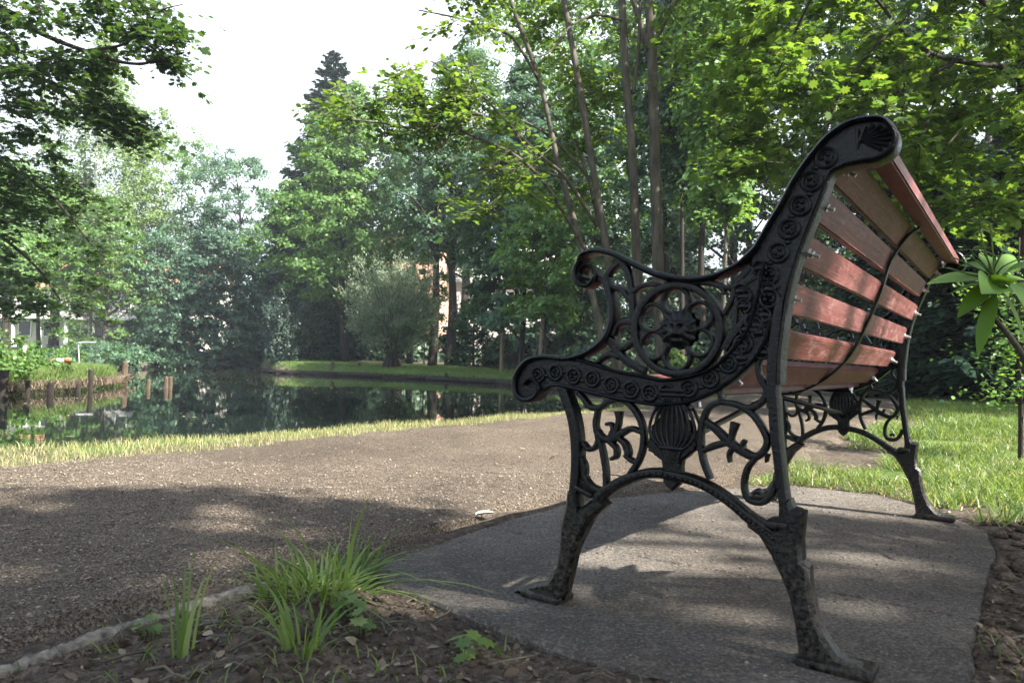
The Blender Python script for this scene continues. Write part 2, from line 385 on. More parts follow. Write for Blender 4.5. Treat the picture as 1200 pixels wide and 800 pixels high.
# gravel path: a fine sheet following the ground, clipped to its worn outline
def sheet(name, poly, step, lift, mat, zf, edge=.0, under=()):
    px_ = [p[0] for p in poly]; py_ = [p[1] for p in poly]
    xs = np.arange(min(px_) - .1, max(px_) + .1, step); ys = np.arange(min(py_) - .1, max(py_) + .1, step)
    X, Y = np.meshgrid(xs, ys, indexing='ij')
    d = sdf(poly, X, Y) + (fbm(X * 4, Y * 4, 21) - .5) * edge
    dk = sdf_line(KERB, X, Y); dsl = sdf(SLAB, X, Y)
    d = np.where(dk < .04, np.minimum(d, -.13), d); d = np.where((dsl < .14) & (dsl > -.12) & (d < .03), np.minimum(d, -.13), d)
    Z = zf(X, Y) + lift - .10 * sstep(-.12, .10, d)
    Z = np.where(dsl < .06, np.minimum(Z, -.004 - .03 * sstep(0, -.05, dsl) + .002 * fbm(X * 20, Y * 20, 4)), Z)
    id_ = np.arange(X.size).reshape(X.shape)
    keep = (d < .10) & (dsl > -.10)
    k = keep[:-1, :-1] & keep[1:, :-1] & keep[1:, 1:] & keep[:-1, 1:]
    f = np.stack([id_[:-1, :-1], id_[1:, :-1], id_[1:, 1:], id_[:-1, 1:]], -1)[k]
    Z = np.where(dk < .045, np.minimum(Z, -.010), Z)
    used, inv = np.unique(f, return_inverse=True)
    me = np_mesh(name, np.stack([X, Y, Z], -1).reshape(-1, 3)[used], inv.reshape(-1, 4), True)
    return link(name, me, mat)
def path_z(x, y):
    g = ground_z(x, y, False)
    r = (fbm(x * 5, y * 5, 31, 4) - .5) * .035 + (fbm(x * 30, y * 30, 35, 2) - .5) * .010
    return g + .012 + r * sstep(.0, .12, sdf(SLAB, x, y) + .02)
pth = sheet('path', PATH, .035, .012, M['path'], path_z, .14); tag(pth, kind='structure')

# the slab: concrete flags with worn outlines, split along lines square to the bench
def flag(poly, seed, top=0.0):
    # densify outline, wear it, extrude with a chipped top edge
    P_ = []
    n = len(poly)
    for i in range(n):
        a = np.array(poly[i]); b = np.array(poly[(i + 1) % n]); k = max(1, int(np.linalg.norm(b - a) / .02))
        P_ += [a + (b - a) * t / k for t in range(k)]
    P_ = np.array(P_); c = P_.mean(0)
    P_ = P_ + (np.stack([fbm(P_[:, 0] * 22, P_[:, 1] * 22, seed), fbm(P_[:, 0] * 22, P_[:, 1] * 22, seed + 5)], 1) - .5) * .016
    nx = np.roll(P_, -1, 0) - np.roll(P_, 1, 0); nx = np.stack([nx[:, 1], -nx[:, 0]], 1); nx /= np.linalg.norm(nx, axis=1)[:, None] + 1e-9
    if np.sum((P_ - c) * nx) < 0: nx = -nx
    chip = .004 + .010 * np.clip(fbm(P_[:, 0] * 16, P_[:, 1] * 16, seed + 9) - .45, 0, 1) * 2
    top_in = P_ - nx * chip[:, None]
    tilt = lambda p: top + .004 * (fbm(p[:, 0] * 2, p[:, 1] * 2, seed + 3) - .5)
    m_ = len(P_)
    V = [(*p, z) for p, z in zip(top_in, tilt(top_in))] + [(*p, top - .4 * ch - .003) for p, ch in zip(P_, chip)] + [(*p, -.09) for p in P_]
    Fc = []
    for i in range(m_):
        j = (i + 1) % m_
        Fc += [(i, j, m_ + j, m_ + i), (m_ + i, m_ + j, 2 * m_ + j, 2 * m_ + i)]
    tri = tessellate_polygon([[Vector((p[0], p[1], 0)) for p in top_in]])
    Fc += [tuple(t) for t in tri]
    mb = MB(); mb.add(V, Fc); return mb
def clip(poly, a, s0, keep_ge):
    out = []; n = len(poly)
    for i in range(n):
        p = poly[i]; q_ = poly[(i + 1) % n]
        sp = buv(*p)[a] - s0; sq = buv(*q_)[a] - s0
        if not keep_ge: sp, sq = -sp, -sq
        if sp >= 0: out.append(p)
        if sp * sq < 0:
            t = sp / (sp - sq); out.append((p[0] + (q_[0] - p[0]) * t, p[1] + (q_[1] - p[1]) * t))
    return out
S1 = float(buv(*gp(700, 642)[:2])[1]); S2 = float(buv(*gp(1000, 603)[:2])[1])
for k, pl in enumerate([clip(SLAB, 1, S1 - .002, False), clip(clip(SLAB, 1, S1 + .003, True), 1, S2 - .002, False), clip(SLAB, 1, S2 + .003, True)]):
    if len(pl) < 3: continue
    mb = flag(pl, 40 + k * 13, 0.0 - .001 * k)
    o = mb.build('paving_slab', M['slab']); tag(o, kind='structure')
    bm = bmesh.new(); bm.from_mesh(o.data); bmesh.ops.recalc_face_normals(bm, faces=bm.faces); bm.to_mesh(o.data); bm.free()

# stone edging of the path, half sunk in the soil
kp = catmull([(*p, 0) for p in KERB[2:]], 14); mb = MB()
jit = RNG.normal(0, 1, (len(kp), 2)) * .0008
kp[:, :2] += jit; kp[:, 2] = -.034 + .030 * fbm(kp[:, 0] * 6, kp[:, 1] * 6, 61) + .0008 * RNG.normal(size=len(kp)) - .006
w_k = .010 + .008 * fbm(kp[:, 0] * 5, kp[:, 1] * 5, 66)
Tk = np.gradient(kp[:, :2], axis=0); Tk /= np.linalg.norm(Tk, axis=1)[:, None]; Nk = np.stack([-Tk[:, 1], Tk[:, 0]], 1); V = []
for i in range(len(kp)):
    for ox, oz in ((-1.15, -.06), (-1.05, -.012), (-.75, .002), (-.2, .005), (.35, .004), (.8, -.001), (1.05, -.016), (1.1, -.06)):
        V.append((kp[i, 0] + Nk[i, 0] * w_k[i] * ox, kp[i, 1] + Nk[i, 1] * w_k[i] * ox, kp[i, 2] + .020 + oz + .0012 * RNG.normal()))
mb.add(V, [(i * 8 + k, i * 8 + k + 1, i * 8 + 9 + k, i * 8 + 8 + k) for i in range(len(kp) - 1) for k in range(7)])
tag(mb.build('kerb', M['stone'], smooth=True), kind='structure')
FRAME_BARS = {
 'rear_flange': [(-12, 768, 5.6), (8, 761, 6.4), (22, 726, 7.1), (39, 683, 7.2), (56, 637, 7.3), (68, 593, 8.1), (76, 552, 8.8), (81, 511, 10.3), (85, 474, 11.1), (86, 429, 12.6)],
 'arm_rail': [(456, 652, 9.7), (448, 664, 10.6), (420, 668, 11.3), (385, 660, 12.0), (347, 641, 12.6), (309, 622, 12.3), (273, 608, 11.9), (290, 616, 12.1), (259, 608, 11.8), (225, 605, 11.5), (192, 609, 10.5), (160, 621, 10.2), (133, 639, 9.3), (118, 655, 8.4), (151, 625, 9.4), (126, 647, 9.2), (100, 690, 9.1), (82, 719, 9.0), (61, 758, 8.8), (36, 792, 8.7), (12, 817, 9.2), (-15, 832, 9.7), (-41, 835, 9.6), (-63, 831, 9.4), (-76, 817, 9.3), (-82, 799, 9.2), (-76, 782, 9.3), (-57, 771, 9.4), (-35, 770, 8.9), (-12, 768, 7.7)],
 'arm_scroll': [(456, 652, 9.7), (464, 638, 10.7), (465, 623, 11.7), (455, 609, 11.6), (439, 603, 11.4), (425, 612, 11.3), (420, 625, 10.4), (428, 637, 8.5), (442, 642, 7.7), (452, 633, 6.7), (452, 620, 5.8), (439, 616, 5.7)],
 'arm_support': [(401, 615, 15.8), (391, 586, 15.7), (386, 560, 15.6), (387, 534, 15.6), (397, 508, 14.8), (416, 490, 12.2), (446, 474, 9.5), (487, 465, 8.8), (530, 469, 9.1)],
 'arm_leaf': [(418, 618, 11.3), (404, 615, 14.0), (395, 628, 11.1), (384, 638, 10.1), (368, 648, 9.1)],
 'arm_bar': [(375, 650, 13.7), (358, 628, 13.6), (350, 597, 14.4), (347, 567, 15.2), (345, 537, 15.2)],
 'arm_curl': [(390, 599, 9.2), (369, 594, 11.8), (355, 576, 10.8)],
 'arm_curl_b': [(347, 588, 9.0), (334, 597, 9.8), (314, 601, 9.6), (291, 598, 7.8)],
 'arm_curl_c': [(385, 510, 10.1), (378, 527, 11.9), (363, 534, 11.8), (342, 533, 11.6)],
 'arm_curl_d': [(397, 508, 15.7), (377, 482, 16.4), (353, 461, 15.2), (320, 445, 13.1)],
 'arm_curl_e': [(389, 503, 9.2), (367, 486, 11.8), (349, 495, 11.6), (339, 499, 8.9)],
 'arm_curl_f': [(425, 453, 6.6), (411, 464, 9.3), (391, 475, 12.0), (372, 469, 11.8)],
 'spandrel_a': [(177, 544, 8.7), (164, 567, 10.2), (152, 598, 13.3), (133, 624, 15.4)],
 'spandrel_b': [(192, 596, 10.5), (172, 589, 10.3), (148, 593, 15.6), (121, 608, 15.3)],
 'spandrel_c': [(159, 512, 11.7), (157, 539, 10.2), (154, 570, 8.6), (144, 589, 11.7)],
 'spandrel_d': [(176, 485, 15.8), (159, 512, 15.6), (136, 539, 15.4), (121, 565, 16.8), (110, 595, 16.7)],
 'spandrel_e': [(242, 603, 12.5), (208, 600, 12.2), (184, 591, 10.4), (176, 579, 7.9)],
 'band_top_rim': [(107, 628, 4.5), (113, 596, 5.3), (123, 554, 5.3), (136, 512, 6.2), (157, 485, 6.2), (186, 457, 6.4), (227, 439, 6.6), (283, 430, 6.8), (315, 435, 7.0), (371, 443, 7.2), (420, 455, 7.5), (456, 464, 6.7)],
 'band_low_rim': [(531, 402, 7.0), (502, 414, 8.9), (444, 406, 8.6), (385, 396, 8.2), (333, 390, 7.9), (296, 387, 7.7), (260, 390, 7.5), (226, 397, 7.4), (189, 414, 7.2), (158, 435, 7.0), (124, 468, 6.8), (105, 500, 6.0), (98, 534, 5.2)],
 'seat_scroll': [(493, 465, 9.8), (536, 468, 11.1), (569, 461, 12.4), (591, 441, 12.5), (601, 417, 12.6), (596, 393, 12.6), (576, 382, 12.4), (553, 387, 11.2), (541, 403, 9.1), (547, 418, 8.1), (563, 423, 7.2), (575, 413, 6.2)],
 'post': [(82, 568, 13.3), (87, 538, 18.6), (91, 504, 20.1), (94, 466, 20.1), (95, 429, 20.1), (94, 391, 20.0), (93, 409, 18.9), (90, 358, 18.8), (84, 308, 17.3), (79, 268, 17.2), (75, 242, 17.8), (73, 225, 19.8)],
 'post_curl': [(105, 476, 6.8), (115, 472, 9.1), (119, 454, 9.1), (115, 436, 9.1), (106, 421, 9.7), (99, 402, 9.7)],
 'arch': [(412, 204, 25.1), (388, 226, 21.5), (354, 247, 20.2), (316, 262, 18.9), (280, 267, 18.4), (284, 266, 18.5), (244, 263, 18.0), (214, 257, 17.6), (184, 245, 17.9), (155, 228, 18.2), (131, 211, 19.2), (107, 197, 21.6), (90, 186, 20.0)],
 'front_leg': [(491, 412, 24.9), (481, 388, 24.7), (469, 360, 23.6), (461, 328, 23.5), (457, 292, 22.5), (457, 252, 21.6), (460, 216, 21.6), (462, 184, 22.5), (463, 155, 26.0)],
 'sl0': [(457, 401, 7.8), (445, 389, 10.4), (431, 375, 12.0), (411, 375, 11.8), (393, 386, 10.8), (369, 392, 10.7), (346, 381, 11.3), (328, 357, 12.0), (321, 331, 11.9), (323, 304, 11.9), (332, 280, 11.9), (347, 258, 10.5)],
 'sl1': [(445, 307, 8.6), (434, 296, 10.2), (420, 300, 10.1), (413, 316, 10.1), (419, 343, 10.2), (415, 371, 9.3)],
 'sl2': [(410, 318, 8.4), (402, 289, 10.9), (396, 259, 10.8), (395, 230, 10.8)],
 'sl3': [(415, 332, 10.1), (403, 319, 12.6), (385, 318, 15.7), (364, 331, 13.9), (345, 340, 11.3), (324, 335, 8.7)],
 'sl4': [(381, 320, 10.7), (373, 342, 9.9), (371, 358, 10.7), (372, 370, 18.1)],
 'sl5': [(388, 322, 9.9), (382, 338, 9.1), (388, 346, 7.5), (396, 345, 6.7)],
 'sl6': [(370, 321, 9.8), (357, 311, 13.8), (351, 296, 14.5), (354, 286, 8.1)],
 'sl7': [(390, 314, 10.0), (376, 303, 9.9), (375, 288, 9.8), (385, 282, 7.4)],
 'sl8': [(357, 292, 7.3), (344, 283, 9.6), (331, 280, 8.0)],
 'sl9': [(450, 281, 8.6), (442, 262, 14.6), (440, 244, 11.1), (426, 228, 11.0), (405, 222, 11.7), (392, 226, 9.9)],
 'sr10': [(182, 396, 10.1), (201, 386, 10.9), (212, 362, 11.8), (215, 331, 11.8), (210, 296, 11.7), (197, 265, 10.9)],
 'sr11': [(182, 396, 10.1), (154, 393, 11.3), (129, 380, 11.8), (113, 360, 11.6), (103, 337, 11.5), (111, 318, 11.6), (125, 310, 13.7), (146, 318, 14.7), (164, 329, 15.6), (186, 348, 14.4), (206, 363, 10.2)],
 'sr12': [(163, 327, 9.9), (161, 343, 10.6), (156, 363, 16.2)],
 'sr13': [(142, 319, 7.7), (143, 328, 9.1), (140, 335, 8.3)],
 'sr14': [(158, 324, 8.5), (165, 311, 8.5), (164, 297, 3.5)],
 'sr15': [(209, 312, 8.8), (193, 321, 13.0), (173, 328, 12.1), (160, 327, 9.2)],
 'sr16': [(120, 310, 8.9), (135, 289, 10.4), (140, 261, 10.4), (132, 240, 11.0), (110, 238, 11.5), (96, 252, 11.4), (89, 272, 10.0)],
 'sr17': [(103, 316, 8.1), (104, 303, 2.7)],
 'sr18': [(181, 396, 8.6), (180, 405, 9.3), (184, 413, 7.2)],
 'sr19': [(114, 442, 7.5), (106, 422, 9.5), (109, 405, 10.9), (122, 392, 11.7), (140, 389, 11.2), (154, 394, 9.9)],
 'sr20': [(124, 251, 7.5), (117, 255, 8.9), (111, 251, 6.8)],
 'ring': [(181, 518, 14.3), (182, 504, 14.3), (186, 490, 14.4), (193, 477, 14.4), (202, 465, 14.5), (213, 456, 14.6), (226, 448, 14.7), (241, 444, 14.9), (256, 442, 15.1), (271, 443, 15.2), (286, 447, 15.4), (301, 454, 15.5), (313, 464, 15.7), (324, 476, 15.8), (332, 489, 15.9), (337, 504, 16.0), (339, 520, 16.0), (338, 536, 16.0), (333, 551, 16.0), (326, 565, 15.9), (315, 576, 15.8), (303, 586, 15.7), (289, 592, 15.5), (274, 596, 15.3), (258, 597, 15.2), (243, 595, 15.0), (228, 590, 14.9), (215, 582, 14.7), (203, 572, 14.6), (194, 560, 14.5), (187, 547, 14.4), (182, 533, 14.3), (181, 518, 14.3)],
 'petal0': [(239, 569, 8.3), (241, 560, 8.3), (246, 552, 8.3), (253, 547, 8.4), (263, 546, 8.4), (272, 548, 8.5), (280, 553, 8.5), (286, 561, 8.6), (288, 570, 8.6), (286, 579, 8.6), (281, 587, 8.6), (273, 592, 8.5), (263, 593, 8.5), (254, 591, 8.4), (246, 585, 8.4), (241, 578, 8.3), (239, 569, 8.3)],
 'petal1': [(196, 542, 8.0), (198, 533, 8.1), (203, 526, 8.1), (210, 521, 8.1), (219, 519, 8.2), (228, 521, 8.2), (236, 526, 8.3), (241, 534, 8.3), (243, 543, 8.3), (241, 552, 8.3), (236, 560, 8.3), (228, 564, 8.2), (220, 566, 8.2), (211, 564, 8.1), (203, 559, 8.1), (198, 551, 8.1), (196, 542, 8.0)],
 'petal2': [(195, 496, 8.0), (197, 488, 8.0), (202, 480, 8.1), (209, 475, 8.1), (218, 473, 8.2), (227, 475, 8.2), (235, 480, 8.3), (240, 487, 8.3), (242, 496, 8.3), (240, 505, 8.3), (235, 513, 8.3), (228, 518, 8.2), (219, 520, 8.2), (210, 518, 8.1), (202, 513, 8.1), (197, 505, 8.0), (195, 496, 8.0)],
 'petal3': [(235, 472, 8.3), (237, 463, 8.3), (242, 456, 8.3), (249, 450, 8.3), (258, 448, 8.4), (268, 450, 8.4), (276, 455, 8.5), (281, 463, 8.5), (283, 472, 8.5), (282, 481, 8.5), (276, 489, 8.5), (268, 494, 8.5), (259, 496, 8.4), (250, 494, 8.3), (242, 489, 8.3), (237, 481, 8.3), (235, 472, 8.3)],
 'petal4': [(278, 491, 8.5), (280, 482, 8.5), (285, 475, 8.6), (293, 469, 8.6), (303, 467, 8.7), (312, 469, 8.7), (321, 474, 8.8), (327, 482, 8.8), (329, 491, 8.8), (327, 501, 8.8), (321, 509, 8.8), (313, 514, 8.7), (304, 516, 8.7), (294, 514, 8.6), (286, 508, 8.6), (280, 501, 8.5), (278, 491, 8.5)],
 'petal5': [(281, 540, 8.5), (283, 531, 8.6), (288, 523, 8.6), (296, 518, 8.6), (305, 516, 8.7), (315, 518, 8.7), (324, 523, 8.8), (329, 531, 8.8), (331, 541, 8.9), (330, 550, 8.8), (324, 558, 8.8), (316, 563, 8.8), (306, 565, 8.7), (297, 562, 8.7), (288, 557, 8.6), (283, 549, 8.6), (281, 540, 8.5)],
}
FRAME_PLATES = {
 'junction': [(122, 650), (137, 618), (160, 600), (172, 589), (158, 566), (142, 539), (144, 508), (124, 500), (102, 512), (83, 538), (77, 579), (70, 623), (85, 662)],
 'upper': [(149, 625), (126, 647), (100, 690), (82, 719), (61, 758), (36, 792), (12, 817), (-15, 832), (-41, 835), (-63, 831), (-76, 817), (-81, 799), (-76, 782), (-57, 772), (-35, 770), (-12, 770), (8, 762), (22, 727), (39, 684), (56, 637), (68, 593), (71, 584), (78, 553), (83, 511), (98, 511), (102, 534), (121, 550), (113, 596), (121, 608), (133, 624), (128, 643)],
 'band': [(78, 568), (105, 622), (113, 596), (123, 554), (136, 512), (157, 485), (186, 457), (227, 439), (283, 430), (315, 435), (371, 443), (420, 455), (456, 464), (493, 465), (536, 468), (569, 461), (591, 441), (601, 417), (596, 393), (576, 382), (553, 387), (534, 402), (502, 414), (444, 406), (385, 396), (333, 390), (296, 387), (260, 390), (226, 397), (189, 414), (158, 435), (124, 468), (105, 500), (87, 511)],
 'shell': [(236, 388), (234, 385), (235, 379), (242, 374), (245, 369), (240, 364), (233, 358), (227, 352), (228, 346), (224, 342), (223, 334), (222, 327), (217, 321), (222, 316), (222, 312), (229, 307), (233, 303), (237, 299), (245, 293), (247, 281), (246, 271), (247, 256), (253, 248), (262, 239), (265, 239), (274, 245), (280, 252), (282, 267), (282, 278), (284, 289), (292, 294), (297, 297), (301, 301), (310, 304), (309, 308), (315, 313), (310, 320), (308, 328), (308, 335), (304, 341), (305, 347), (299, 354), (292, 361), (287, 366), (290, 371), (298, 376), (299, 381), (297, 385)],
 'front_foot': [(473, 214), (476, 186), (486, 148), (487, 104), (494, 66), (513, 36), (552, 23), (575, 13), (594, 0), (577, 0), (532, 0), (485, 0), (477, 1), (470, 31), (461, 68), (453, 105), (433, 144), (418, 170), (387, 199), (410, 212), (430, 196), (448, 182), (450, 201), (450, 217)],
 'rear_foot': [(82, 247), (81, 232), (85, 202), (92, 199), (116, 211), (131, 206), (132, 197), (112, 185), (93, 157), (77, 126), (64, 96), (55, 55), (49, 10), (48, 0), (60, 0), (52, 0), (1, 0), (-53, 0), (-59, 3), (-34, 17), (-7, 23), (12, 47), (24, 76), (32, 110), (35, 149), (45, 156), (47, 186), (43, 232), (60, 236), (65, 249)],
}

# ------------------------------------------------------------------ park bench
def bar_mb(mb, pts, s0, s1, closed=False):
    """sweep a rounded bar along (u, z, width mm) with depth s0..s1 across the frame"""
    p = catmull(np.array(pts, float) / 1000, 5, closed); n = len(p)
    T = np.roll(p[:, :2], -1, 0) - np.roll(p[:, :2], 1, 0)
    if not closed: T[0] = p[1, :2] - p[0, :2]; T[-1] = p[-1, :2] - p[-2, :2]
    T /= np.linalg.norm(T, axis=1)[:, None] + 1e-9; Nn = np.stack([-T[:, 1], T[:, 0]], 1)
    sc = (s0 + s1) / 2; sd = (s1 - s0) / 2; K = 10; V = []
    for i in range(n):
        for k in range(K):
            a = 2 * math.pi * (k + .5) / K; ca, sa = math.cos(a), math.sin(a)
            e = .62; ca = math.copysign(abs(ca) ** e, ca); sa = math.copysign(abs(sa) ** e, sa)
            q = p[i, :2] + Nn[i] * ca * p[i, 2] / 2
            V.append((-q[0], sc + sa * sd, max(q[1], 0)))
    Fc = [(i * K + k, i * K + (k + 1) % K, ((i + 1) % n) * K + (k + 1) % K, ((i + 1) % n) * K + k) for i in range(n if closed else n - 1) for k in range(K)]
    if not closed: Fc += [tuple(range(K)), tuple((n - 1) * K + k for k in range(K))[::-1]]
    mb.add(V, Fc)
def plate_mb(mb, poly, s0, s1, bev=.0035):
    p = np.array(poly, float) / 1000
    keep = [0]
    for i in range(1, len(p)):
        if np.linalg.norm(p[i] - p[keep[-1]]) > .0015: keep.append(i)
    p = p[keep]; n = len(p)
    ar = .5 * np.sum(p[:, 0] * np.roll(p[:, 1], -1) - np.roll(p[:, 0], -1) * p[:, 1])
    if ar < 0: p = p[::-1]
    e = np.roll(p, -1, 0) - p; e /= np.linalg.norm(e, axis=1)[:, None]; nn = np.stack([e[:, 1], -e[:, 0]], 1)
    vn = nn + np.roll(nn, 1, 0); vn /= np.linalg.norm(vn, axis=1)[:, None] + 1e-6
    pin = p - vn * bev
    L = []
    for q_, s_ in ((pin, s0), (p, s0 + bev), (p, s1 - bev), (pin, s1)):
        L += [(-a[0], s_, max(a[1], 0)) for a in q_]
    Fc = []
    for r_ in range(3):
        for i in range(n):
            j = (i + 1) % n; Fc.append((r_ * n + i, r_ * n + j, (r_ + 1) * n + j, (r_ + 1) * n + i))
    tri = tessellate_polygon([[Vector((a[0], a[1], 0)) for a in pin]])
    Fc += [tuple(t) for t in tri] + [tuple(3 * n + i for i in t[::-1]) for t in tri]
    mb.add(L, Fc)
def relief_ring(mb, u, z, r, rt, s, n=14, arc=1.0, ph=0.0):
    pts = [(-(u + r * math.cos(ph + t * 2 * math.pi * arc / n)), s, z + r * math.sin(ph + t * 2 * math.pi * arc / n)) for t in range(n + 1)]
    mb.tube(pts, rt, 6)
def blob(mb, c, rad, ax=(1, 0, 0), rings=5, seg=8):
    V = []; Fc = []
    for i in range(rings + 1):
        th = math.pi * i / rings
        for k in range(seg):
            ph = 2 * math.pi * k / seg
            V.append((c[0] + rad[0] * math.sin(th) * math.cos(ph), c[1] + rad[1] * math.cos(th), c[2] + rad[2] * math.sin(th) * math.sin(ph)))
    for i in range(rings):
        for k in range(seg): Fc.append((i * seg + k, i * seg + (k + 1) % seg, (i + 1) * seg + (k + 1) % seg, (i + 1) * seg + k))
    mb.add(V, Fc)

def make_frame():
    mb = MB()
    for n, p in FRAME_BARS.items():
        deep = {'rear_flange': (.002, .046), 'arm_rail': (-.006, .040), 'arm_scroll': (-.004, .036), 'arm_support': (-.002, .034), 'post': (.000, .036), 'front_leg': (.000, .034), 'arch': (.000, .034),
                'band_top_rim': (-.002, .034), 'band_low_rim': (-.002, .036), 'seat_scroll': (-.004, .040), 'ring': (.002, .030)}.get(n, (.006, .026))
        if n == 'ring' or n.startswith('petal'): bar_mb(mb, p[:-1], *deep, closed=True)
        else: bar_mb(mb, p, *deep)
    for n, p in FRAME_PLATES.items():
        deep = {'junction': (.009, .023), 'upper': (.007, .025), 'band': (.007, .025), 'shell': (.006, .028), 'front_foot': (-.001, .035), 'rear_foot': (-.001, .037)}[n]
        plate_mb(mb, p, *deep, bev=.007 if 'foot' in n else .0035)
    # broad soles
    for (u0, u1) in ((.478, .565), (-.058, .052)):
        mb.box((-(u0 + u1) / 2, .018, .007), (abs(u1 - u0), .062, .014), bev=.005)
    # rosettes and vine scrolls along the ornamental band, on both faces
    up = catmull(np.array([(4, 800), (22, 776), (41, 742), (59, 702), (76, 665), (91, 631), (103, 601), (96, 587), (106, 550), (114, 515)], float) / 1000, 8)
    low = catmull(np.array([(565, 427), (519, 438), (476, 433), (425, 428), (385, 418), (347, 411), (306, 407), (309, 408), (260, 409), (210, 428), (177, 449), (149, 483), (128, 517), (119, 550)], float) / 1000, 8)
    for face, sg in ((.0065, -1), (.0255, 1)):
        for ln, gap, r0 in ((up, .040, .0150), (low, .041, .0140)):
            seg = np.linalg.norm(np.diff(ln, axis=0), axis=1); cum = np.concatenate([[0], np.cumsum(seg)]); k = 0
            for d in np.arange(gap / 2, cum[-1], gap):
                u = np.interp(d, cum, ln[:, 0]); z = np.interp(d, cum, ln[:, 1]); s_ = face + sg * .0015
                relief_ring(mb, u, z, r0, .0032, s_); relief_ring(mb, u, z, r0 * .55, .0022, s_, 8, .75, k * 2.0)
                for t in range(3):
                    a = t * 2.1 + k; blob(mb, (-(u + .0060 * math.cos(a)), s_, z + .0055 * math.sin(a)), (.0042, .0035, .0034))
                # leaf joining the next rosette
                u2 = np.interp(d + gap / 2, cum, ln[:, 0]); z2 = np.interp(d + gap / 2, cum, ln[:, 1]); sd_ = .006 * (-1) ** k
                tx = np.interp(d + gap * .5 + .004, cum, ln[:, 0]) - u2; tz = np.interp(d + gap * .5 + .004, cum, ln[:, 1]) - z2
                L_ = math.hypot(tx, tz) + 1e-9
                blob(mb, (-(u2 - tz / L_ * sd_), s_, z2 + tx / L_ * sd_), (.006, .003, .004)); k += 1
        # foliage on the wide junction below the arm rail
        for j in range(24):
            u = .10 + .075 * random.random(); z = .47 + .15 * random.random()
            if z > .50 + 1.2 * (.215 - u): continue
            if math.hypot(u - .257, z - .521) < .112: continue
            blob(mb, (-u, face + sg * .001, z), (.012, .0045, .006)); relief_ring(mb, u, z, .011, .0022, face + sg * .003, 8, .7, random.random() * 6)
        # fan in the top scroll
        for t in range(9):
            a = math.pi * (.62 + .125 * (t - 4)) - 1.0
            mb.tube([(-(-.046 + .006 * math.cos(a) + .012), face + sg * .002, .796 + .006 * math.sin(a)), (-(-.046 + .030 * math.cos(a + 1.6) * 1.0), face + sg * .003, .803 + .022 * math.sin(a + 1.6))], [.0018, .0032], 5)
        # flutes of the shell
        for t in range(-4, 5):
            w = t / 4
            pts = [(-(.2635 + w * ww), face + sg * .002, z) for ww, z in ((.024, .412), (.014, .398), (.032, .376), (.042, .345), (.034, .325), (.016, .308), (.011, .288))]
            mb.tube(catmull(pts, 4), [.0030] * 25, 5)
        for z in (.404, .412, .312): mb.tube([(-(.2635 - .022), face + sg * .003, z), (-(.2635 + .022), face + sg * .003, z)], .0035, 6)
        # bead line on the arch and rough bark-like casting on the feet
        ar = catmull(np.array([q_[:2] for q_ in FRAME_BARS['arch']], float) / 1000, 10)
        for a, b in ar[::3]: blob(mb, (-a, (-.0005 if sg < 0 else .0345), b), (.004, .003, .004), rings=4, seg=6)
    # collar rings where the rear post and the front leg meet the feet
    mb.box((-.083, .018, .2075), (.036, .050, .012), bev=.004)
    mb.box((-.435, .018, .218), (.040, .046, .010), Matrix.Rotation(.35, 3, 'Y'), bev=.004)
    return mb
def lion(mb, u0, z0, R0, sface, sg):
    """a lion mask: mane of tufts round a face with brow, nose, muzzle"""
    nR, nA = 14, 40; V = []; Fc = []
    for i in range(nR + 1):
        r = i / nR
        for k in range(nA):
            a = 2 * math.pi * k / nA; x = r * math.cos(a); y = r * math.sin(a)
            g = lambda cx, cy, sx, sy: math.exp(-((x - cx) / sx) ** 2 - ((y - cy) / sy) ** 2)
            h = .55 * max(0, 1 - r * r) + .35 * g(0, .05, .10, .30) + .35 * g(0, -.28, .22, .16) - .30 * g(.20, .14, .09, .07) - .30 * g(-.20, .14, .09, .07)
            h += .22 * g(.2, .28, .16, .07) + .22 * g(-.2, .28, .16, .07) - .38 * g(0, -.46, .20, .06) + .2 * g(0, -.62, .16, .10)
            h += .16 * sstep(.5, .7, np.float64(r)) * math.sin(a * 13 + 4 * r) + .10 * sstep(.5, .7, np.float64(r)) * math.sin(a * 29)
            rr_ = R0 * r * (1 + (.07 * math.sin(a * 13 + 4) if r > .8 else 0))
            V.append((-(u0 + rr_ * math.cos(a)), sface + sg * .020 * max(h, 0), z0 + rr_ * math.sin(a)))
    for i in range(nR):
        for k in range(nA): Fc.append((i * nA + k, i * nA + (k + 1) % nA, (i + 1) * nA + (k + 1) % nA, (i + 1) * nA + k))
    mb.add(V, Fc)

bench = empty('park_bench', (HEEL[0], HEEL[1], 0), 'park bench with red wooden slats and ornate black cast iron ends on the concrete slab', 'bench', rz=-math.atan2(BLD[0], BLD[1]))
BL_LEN = 1.43
fo = make_frame().build('end_frame', M['iron'], bench, smooth=False)
bm = bmesh.new(); bm.from_mesh(fo.data); bmesh.ops.recalc_face_normals(bm, faces=bm.faces)
for f_ in bm.faces: f_.smooth = True
for e_ in bm.edges:
    if len(e_.link_faces) == 2 and e_.calc_face_angle(0) > .75: e_.smooth = False
bm.to_mesh(fo.data); bm.free()
mb = MB(); lion(mb, .256, .520, .034, .008, -1); lion(mb, .256, .520, .034, .024, 1)
lm = mb.build('lion_medallion', M['iron'], fo, True)
fo2 = copy_tree(fo, bench); fo2.location = (0, BL_LEN, 0)
